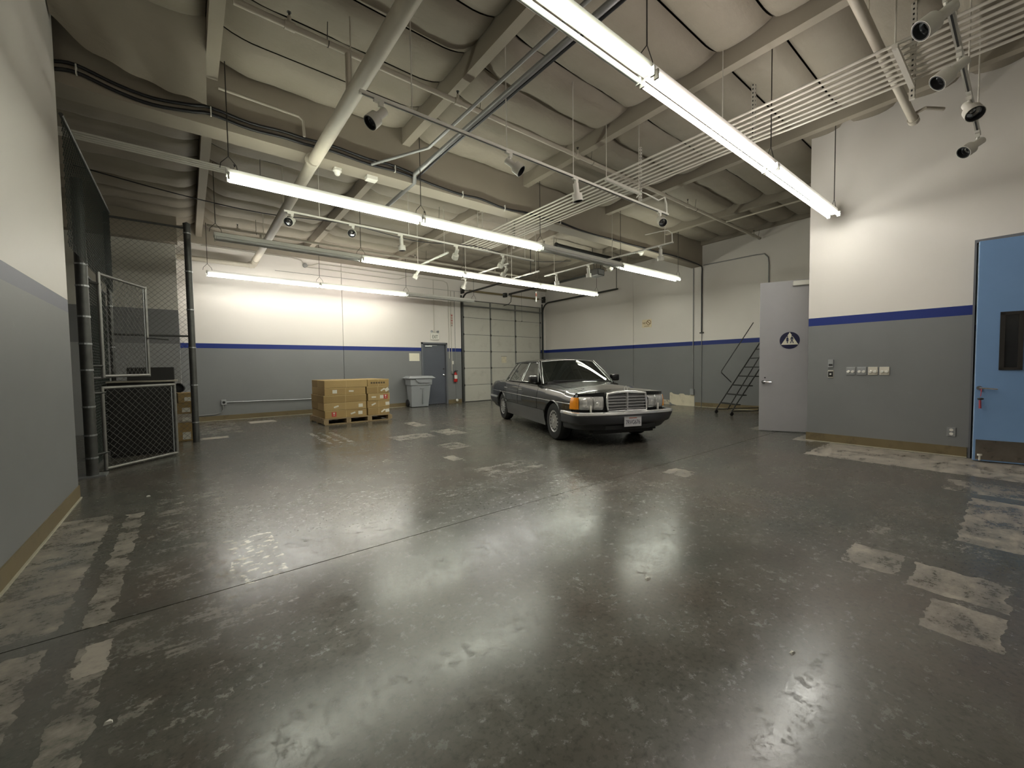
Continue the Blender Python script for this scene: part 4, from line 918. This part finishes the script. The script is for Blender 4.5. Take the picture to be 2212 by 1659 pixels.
def off(z, x):
    lo = .23; t = (z-lo)/(zsh(x)-lo); return interp(offp, t)
def side_pt(x, z, s): return (x, s*(wid(x)-off(z, x)), z)
ys = lambda x: wid(x)-.092
def deck(x, y): return zsh(x)+crn(x)*(1-(y/ys(x))**2)
xs = sorted(set([-2.7+4.90*i/70 for i in range(71)]+[a+ARC*math.sin(R(t)) for a in (AX, -AX) for t in range(-90, 91, 10)]), reverse=True)
body = MB()
for s in (-1, 1):
    cols = 11; vs = []
    for x in xs:
        zb = zbot(x); zt = zsh(x)
        for j in range(cols+1):
            q = 1-(1-j/cols)**1.5; z = zb+(zt-zb)*q; vs.append(side_pt(x, z, s))
    fs = []
    for i in range(len(xs)-1):
        for j in range(cols):
            a = i*(cols+1)+j; fs.append((a, a+1, a+cols+2, a+cols+1))
    body.add(vs, fs)
# rear fascia
def fas(u, v):
    y = (u*2-1); z = .38+v*(zsh(-2.7)-.38); yy = y*(wid(-2.7)-off(z, -2.7)); return (-2.7-.05*(1-y*y), yy, z+.02*(1-y*y)*v)
body.grid(fas, 16, 6)
body.build('body', M_car, car, 45)
def nose(y): return 2.43-.14*(abs(y)/.8)**3
def deckgrid(x0, x1, y0, y1, nx, ny, lift=0.0):
    def fn(u, v):
        f = y0+(y1-y0)*v; a = nose(f*.80)-.005 if x0 > 2 else x0; x = a+(x1-a)*u; y = f*ys(min(x, 2.30)); return (x, y, deck(min(x, 2.42), min(abs(y), ys(x)))+lift)
    return MB().grid(fn, nx, ny)
deckgrid(2.42, .82, -.80, .80, 26, 14, .002).build('hood', M_car, car, 50)
for s in (-1, 1): deckgrid(2.42, .82, s*.812, s*1.0, 26, 4).build('fender_top', M_car, car, 50)
deckgrid(-1.78, -2.74, -.82, .82, 16, 12, .002).build('trunk_lid', M_car, car, 50)
for s in (-1, 1): deckgrid(-1.4, -2.7, s*.835, s*1.0, 16, 4).build('rear_fender_top', M_car, car, 50)
for s in (-1, 1): deckgrid(.95, -1.95, s*.80, s*1.0, 24, 3).build('belt_rail', M_car, car, 50)
# black underbody
MB().box(-2.55, 2.35, -.62, .62, .22, .66).box(-1.1, 1.1, -.80, .80, .22, .5).build('underbody', M_trim, car)
for a in (AX, -AX):
    for s in (-1, 1):
        MB().grid(lambda u, v: (a+(ARC+.01)*math.cos(PI*u), s*(.60+.285*v), WZ+(ARC+.01)*math.sin(PI*u)), 20, 2).build('wheel_arch_liner', M_trim, car)
# lower cladding between the arches
for s in (-1, 1):
    MB().grid(lambda u, v: (lambda x, z: (x, s*(wid(x)-off(z, x)+.010), z))((AX-ARC-.01)+(-2*AX+2*ARC+.02)*u, .205+.275*v), 40, 6).build('lower_cladding', M_clad, car, 50)
    MB().grid(lambda u, v: (lambda x, z: (x, s*(wid(x)-off(z, x)+.009), z))(-AX-ARC-.005-.30*u, .38+.10*v), 6, 3).build('lower_cladding', M_clad, car, 50)
    MB().tube([side_pt(x, .69+.018*(x+2.6)/5*-1, s) for x in [2.2-4.7*i/50 for i in range(51)]], .006, 6).build('rub_strip', M_brush, car, 60)
    for a in (AX, -AX):
        MB().tube([(lambda x, z: (x, s*(wid(x)-off(z, x)+.004), z))(a+ARC*math.cos(R(t)), WZ+ARC*math.sin(R(t))) for t in range(8, 173, 6)], .011, 6).build('arch_lip', M_car, car, 60)
    for xd, top in ((.80, 1), (-.33, 1)):
        MB().tube([(lambda p: (p[0], p[1]*1.0015, p[2]))(side_pt(xd, .24+i*.05, s)) for i in range(15)], .0035, 4).build('door_gap', M_trim, car)
    MB().tube([(lambda p: (p[0], p[1]*1.0015, p[2]))(side_pt(-1.08-.32*((i/14.0)**2), .24+i*.05, s)) for i in range(15)], .0035, 4).build('door_gap', M_trim, car)
    for xh in (-.16, -1.20):
        h = MB(); h.tube([side_pt(xh-.07, .795, s), tuple(c+d for c, d in zip(side_pt(xh-.06, .80, s), (0, s*.028, 0))), tuple(c+d for c, d in zip(side_pt(xh+.06, .80, s), (0, s*.028, 0))), side_pt(xh+.07, .795, s)], .010, 6); h.build('door_handle', M_cchr, car, 60)
# ---- greenhouse
zr = lambda x: interp([(.34, 1.405), (.15, 1.425), (-.15, 1.44), (-.55, 1.447), (-1.0, 1.43), (-1.36, 1.395)], x)
wr = lambda x: interp([(.34, .60), (-.4, .625), (-1.36, .57)], x)
def roofp(u, v):
    x = .34-1.70*u; q = 2*v-1; b = abs(q); return (x-.05*b**3*(1 if x > -.5 else -1)*abs(x+.5)/.85, q*wr(x), zr(x)-.035*b**2-.030*b**8)
MB().grid(roofp, 24, 18).build('roof', M_car, car, 50)
def pane(poly, name, m, th=.005, off_=(0, 0, 0)):
    p = [Vector(q)+Vector(off_) for q in poly]; n = (p[1]-p[0]).cross(p[-1]-p[0]).normalized()
    k = len(p); o = MB().add(p+[q+n*th for q in p], [tuple(range(k-1, -1, -1)), tuple(range(k, 2*k))]+[(i, (i+1) % k, k+(i+1) % k, k+i) for i in range(k)])
    return o.build(name, m, car)
def curved_pane(bl, br, tl, tr, bulge, name, m, nu=14, nv=6):
    bl, br, tl, tr, bulge = map(Vector, (bl, br, tl, tr, bulge))
    def fn(u, v, e=0): return (bl*(1-u)+br*u)*(1-v)+(tl*(1-u)+tr*u)*v+bulge*(1-(2*u-1)**2)*(1+.0*v)
    g = MB().grid(lambda u, v: fn(u, v), nu, nv); nrm = (br-bl).cross(tl-bl).normalized()*-.005
    g.grid(lambda u, v: fn(u, v)+nrm, nu, nv, True)
    return g.build(name, m, car, 50), fn
ws, wfn = curved_pane((.76, -.735, .962), (.76, .735, .962), (.285, -.585, 1.372), (.285, .585, 1.372), (.13, 0, .035), 'windshield', M_cgl)
rw, rfn = curved_pane((-1.85, .66, .985), (-1.85, -.66, .985), (-1.32, .555, 1.362), (-1.32, -.555, 1.362), (-.10, 0, .03), 'rear_window', M_cgl)
MB().tube([wfn(0, i/10) for i in range(11)]+[wfn(i/16, 1) for i in range(1, 17)]+[wfn(1, 1-i/10) for i in range(1, 11)], .011, 6).build('windshield_trim', M_cchr, car, 60)
MB().tube([wfn(i/16, 0) for i in range(17)], .016, 6).build('cowl_seal', M_black, car, 60)
for s in (-1, 1):
    sd = lambda x, t: (x, s*(.812-.205*t-.012*(1-t)*abs(x+.3)), .962+.400*t)
    # pillars
    MB().tube([(.80, s*.77, .93), (.54, s*.70, 1.15), (.26, s*.605, 1.378)], .030, 8).build('a_pillar', M_car, car, 60)
    MB().tube([(.255, s*.605, 1.376), (-.4, s*.632, 1.388), (-1.28, s*.585, 1.362)], .022, 8).build('roof_rail', M_car, car, 60)
    pane([(-1.53, s*.795, .945), (-1.20, s*.605, 1.362), (-1.36, s*.560, 1.365), (-1.88, s*.68, .950)][::s], 'c_pillar', M_car, .012, (0, s*.003, 0))
    for nm, poly in (('front_side_window', [(.66, 0), (.235, .95), (-.27, 1.0), (-.25, 0)]), ('rear_side_window', [(-.33, 0), (-.34, 1.0), (-.93, .99), (-1.20, 0)]), ('quarter_window', [(-1.25, 0), (-.99, .97), (-1.18, .93), (-1.50, 0)])):
        pts = [sd(x, t) for x, t in poly]
        pane(pts[::s], nm, M_cgl, .004)
        MB().tube([tuple(c+e for c, e in zip(p, (0, s*.006, 0))) for p in pts], .009, 6, closed=True).build('window_chrome', M_cchr, car, 60)
    MB().box(-.32, -.26, min(s*.80, s*.62), max(s*.80, s*.62), .95, .96).tube([sd(-.29, 0), sd(-.305, 1)], .022, 6).build('b_pillar', M_black, car)
    MB().bbox(.56, .70, s*.82 if s > 0 else s*.82-.17, s*.82+.17 if s > 0 else s*.82, .965, 1.105, .03, 2).box(.58, .66, min(s*.74, s*.86), max(s*.74, s*.86), .955, .985).build('door_mirror', M_car, car, 40)
# ---- interior
MB().box(-1.5, .80, -.74, .74, .62, .66).build('cabin_floor', M_trim, car)
MB().bbox(.42, .86, -.68, .68, .66, .975, .04, 2).build('dashboard', M_trim, car)
M_seat = mat('grey_seat', (.05, .05, .048), .8, var=.1)
for s in (-1, 1):
    MB().bbox(-.38, -.22, s*.36-.24, s*.36+.24, .66, 1.10, .05, 2).bbox(-.36, -.26, s*.36-.13, s*.36+.13, 1.12, 1.27, .03, 2).build('front_seat', M_seat, car, 60)
MB().bbox(-1.42, -1.24, -.62, .62, .66, 1.06, .05, 2).build('rear_seat', M_seat, car, 60)
MB().tube([(.32+.06*math.sin(a), .36+.19*math.cos(a), 1.0+.18*math.sin(a)) for a in (2*PI*i/24 for i in range(24))], .013, 6, closed=True).tube([(.32, .18, 1.0), (.34, .54, 1.0)], .014, 6).build('steering_wheel', M_black, car, 60)
# ---- nose
def fpan(u, v):
    q = 2*u-1; sg = 1 if q >= 0 else -1; b_ = abs(q); z = .50+v*.318+.045*v*(1-q*q)
    if b_ < .8: y = b_/.8*.785; return (nose(y)-.012, sg*y, z)
    t = (b_-.8)/.2; zz = min(z, zsh(2.2)); c0 = Vector((nose(.785)-.012, .785)); c2 = Vector((2.14, wid(2.14)-off(zz, 2.14)-.003)); c1 = Vector((nose(.82)-.005, wid(2.3)-off(zz, 2.3)))
    p = c0*(1-t)**2+c1*2*t*(1-t)+c2*t*t; return (p.x, sg*p.y, z)
MB().grid(fpan, 50, 6).build('front_panel', M_car, car, 50)
for s in (-1, 1):
    def lamp(y0, y1, z0, z1, name, m, proud=.02):
        def fn(u, v): y = y0+(y1-y0)*u; return (nose(y)+proud-.02*(2*v-1)**4, s*y, z0+(z1-z0)*v)
        g = MB().grid(fn, 8, 5)
        edge = [fn(i/8, 0) for i in range(9)]+[fn(1, i/5) for i in range(1, 6)]+[fn(1-i/8, 1) for i in range(1, 9)]+[fn(0, 1-i/5) for i in range(1, 5)]
        o = g.build(name, m, car, 60); MB().tube(edge, .007, 5, closed=True).build('lamp_bezel', M_brush, o, 60); return o
    hl = lamp(.578, .775, .592, .785, 'headlight', M_lens)
    MB().lathe([(.07, .0), (.05, .012), (.001, .018)], (nose(.68)+.010, s*.68, .695), (1, 0, 0), 18).build('lens_bulge', mat('bright_lens', (.8, .8, .78), .08, .7), hl, 50)
    fl = lamp(.415, .565, .592, .785, 'fog_lamp', M_lens)
    MB().lathe([(.042, .0), (.03, .010), (.001, .014)], (nose(.49)+.012, s*.49, .675), (1, 0, 0), 16).build('lens_bulge', MATS['bright_lens'], fl, 50)
    def am(u, v):
        z = .595+.185*v
        c0 = Vector((nose(.785)+.014, s*.785)); x1 = 2.16; c2 = Vector((x1, s*(wid(x1)-off(z, x1)+.012))); c1 = Vector((nose(.82)+.022, s*(wid(2.3)-off(z, 2.3)+.020)))
        q = c0*(1-u)**2+c1*2*u*(1-u)+c2*u*u; return (q.x, q.y, z)
    MB().grid(am, 12, 5).build('turn_signal', M_amber, car, 40)
    MB().box(nose(.62)+.02, nose(.62)+.05, s*.62-.01, s*.62+.01, .555, .655).build('headlight_wiper', M_white, car)
gr = MB()
GXc = 2.475
def gp_(y, z): return (GXc-.10*(z-.48), y, z)
MB().box(GXc-.06, GXc-.045, -.345, .345, .555, .825).build('grille_mesh', M_mesh, car)
g = MB(); outl = [(-.352, .552), (.352, .552), (.362, .70), (.350, .832), (.18, .852), (0, .860), (-.18, .852), (-.350, .832), (-.362, .70)]
g.tube([gp_(y, z) for y, z in outl], .021, 8, closed=True); frm = g.build('grille_frame', M_cchr, car, 60)
for i in range(5): MB().box(GXc-.036-.03*(i/5), GXc-.004-.033*(i/5), -.345, .345, .588+i*.046, .599+i*.046).build('grille_slat', M_cchr, frm)
MB().box(GXc-.05, GXc+.002, -.010, .010, .555, .845).build('grille_center_bar', M_cchr, frm)
st = MB(); c0 = (GXc-.05, 0, .915); st.tube([(c0[0], .036*math.cos(a), c0[2]+.036*math.sin(a)) for a in (2*PI*i/20 for i in range(20))], .0035, 5, closed=True)
for a in (90, 210, 330): st.tube([c0, (c0[0], .035*math.cos(R(a)), c0[2]+.035*math.sin(R(a)))], .003, 4)
st.tube([(c0[0]-.005, 0, .85), (c0[0], 0, .87)], .008, 6); st.build('hood_ornament', M_cchr, car, 60)
MB().box(.80, .845, -.55, -.20, 1.0, 1.01).box(.80, .845, .05, .45, 1.0, 1.01).build('wiper', M_black, car)
# ---- bumpers
def bumper(path, low, sec, name, m, parent=None):
    """sec: (outward offset, z, blend toward the pulled-in lower path)"""
    vs = []; n = len(sec)
    for i in range(len(path)):
        a = Vector(path[max(i-1, 0)]); b = Vector(path[min(i+1, len(path)-1)]); t = (b-a).normalized(); nr = Vector((-t.y, t.x))
        for (o, z, k) in sec:
            p = Vector(path[i])*(1-k)+Vector(low[i])*k; vs.append((p.x+nr.x*o, p.y+nr.y*o, z))
    fs = [(i*n+k, i*n+k+1, (i+1)*n+k+1, (i+1)*n+k) for i in range(len(path)-1) for k in range(n-1)]
    fs += [tuple(range(n)), tuple((len(path)-1)*n+k for k in range(n-1, -1, -1))]
    return MB().add(vs, fs).build(name, m, parent or car, 40)
def bpath(x0, xc, xm, sgn, pull=0.0):
    half = [(x0, .890), (xc-.22, .895-pull*.5), (xc-.10, .880-pull), (xc-.04, .845-pull), (xc+.01, .76-pull), (xc+.05, .60-pull*.7), (xm-.01, .35-pull*.3), (xm, .12)]
    return [(sgn*x, y) for x, y in half]+[(sgn*x, -y) for x, y in half[::-1]]
fp = bpath(1.925, 2.48, 2.58, 1); fl_ = bpath(1.925, 2.42, 2.55, 1, .13); rp = bpath(1.93, 2.68, 2.78, -1)[::-1]; rl_ = bpath(1.93, 2.62, 2.75, -1, .13)[::-1]
sec = [(-.12, .262, 1), (-.04, .264, 1), (-.02, .285, .9), (-.016, .352, .5), (.012, .365, .42), (.022, .39, .3), (.026, .50, 0), (.006, .535, 0), (-.07, .54, 0)]
bf = bumper(fp, fl_, sec, 'front_bumper', M_bump); br_ = bumper(rp, rl_, sec, 'rear_bumper', M_bump)
ch_sec = [(-.06, .522, 0), (.010, .522, 0), (.028, .510, 0), (.036, .518, 0), (.030, .548, 0), (.012, .556, 0), (-.06, .556, 0)]
bumper(fp, fp, ch_sec, 'chrome_strip', M_cchr, bf); bumper(rp, rp, ch_sec, 'chrome_strip', M_cchr, br_)
MB().box(2.545, 2.562, -.45, .45, .285, .345).build('air_slot', M_black, bf)
MB().box(2.15, 2.36, -.56, .56, .19, .262).build('chin_spoiler', M_black, bf)
lp = MB().bbox(2.609, 2.617, -.155, .155, .325, .478, .002).build('license_plate', mat('plate_white', (.55, .55, .56), .4, var=.05), bf)
MB().box(2.609, 2.623, -.158, .158, .474, .484).build('plate_frame', M_cchr, lp)
FM = frame_M((2.6175, 0, .39), (0, 1, 0), (0, 0, 1))
text_mesh('7RVG676', .095, FM, mat('plate_ink', (.03, .03, .06), .5), 'plate_number', lp, .001, sx=.70)
MB().box(2.6175, 2.6182, -.07, .07, .452, .464).build('plate_state_band', mat('faded_red', (0.38, .12, .09), .5), lp)
# ---- wheels
wt = MB().lathe([(.195, -.10), (.255, -.105), (.305, -.095), (.322, -.07), (.3235, 0), (.322, .07), (.305, .095), (.255, .105), (.195, .10)], (0, 0, 0), (0, 1, 0), 36).mesh('tyre', M_tyre, 40)
rm = MB().lathe([(.205, -.09), (.198, .085), (.190, .098), (.178, .092), (.165, .085), (.09, .093), (.045, .098), (.001, .100)], (0, 0, 0), (0, 1, 0), 36).mesh('alloy_rim', M_rim, 40)
hm = MB()
for i in range(15):
    a = 2*PI*i/15; hm.cyl((.146*math.cos(a), .086, .146*math.sin(a)), (.146*math.cos(a), .0925, .146*math.sin(a)), .0165, 8)
hm = hm.mesh('vent_holes', M_black)
cm = MB().cyl((0, .098, 0), (0, .106, 0), .032, 16).mesh('hub_cap', M_cchr, 40)
for a in (AX, -AX):
    for s in (-1, 1):
        t = link('tyre', wt, car, (a, s*.775, .3235), 0 if s > 0 else PI)
        link('alloy_rim', rm, t); tag(link('vent_holes', hm, t), kind='stuff'); link('hub_cap', cm, t)
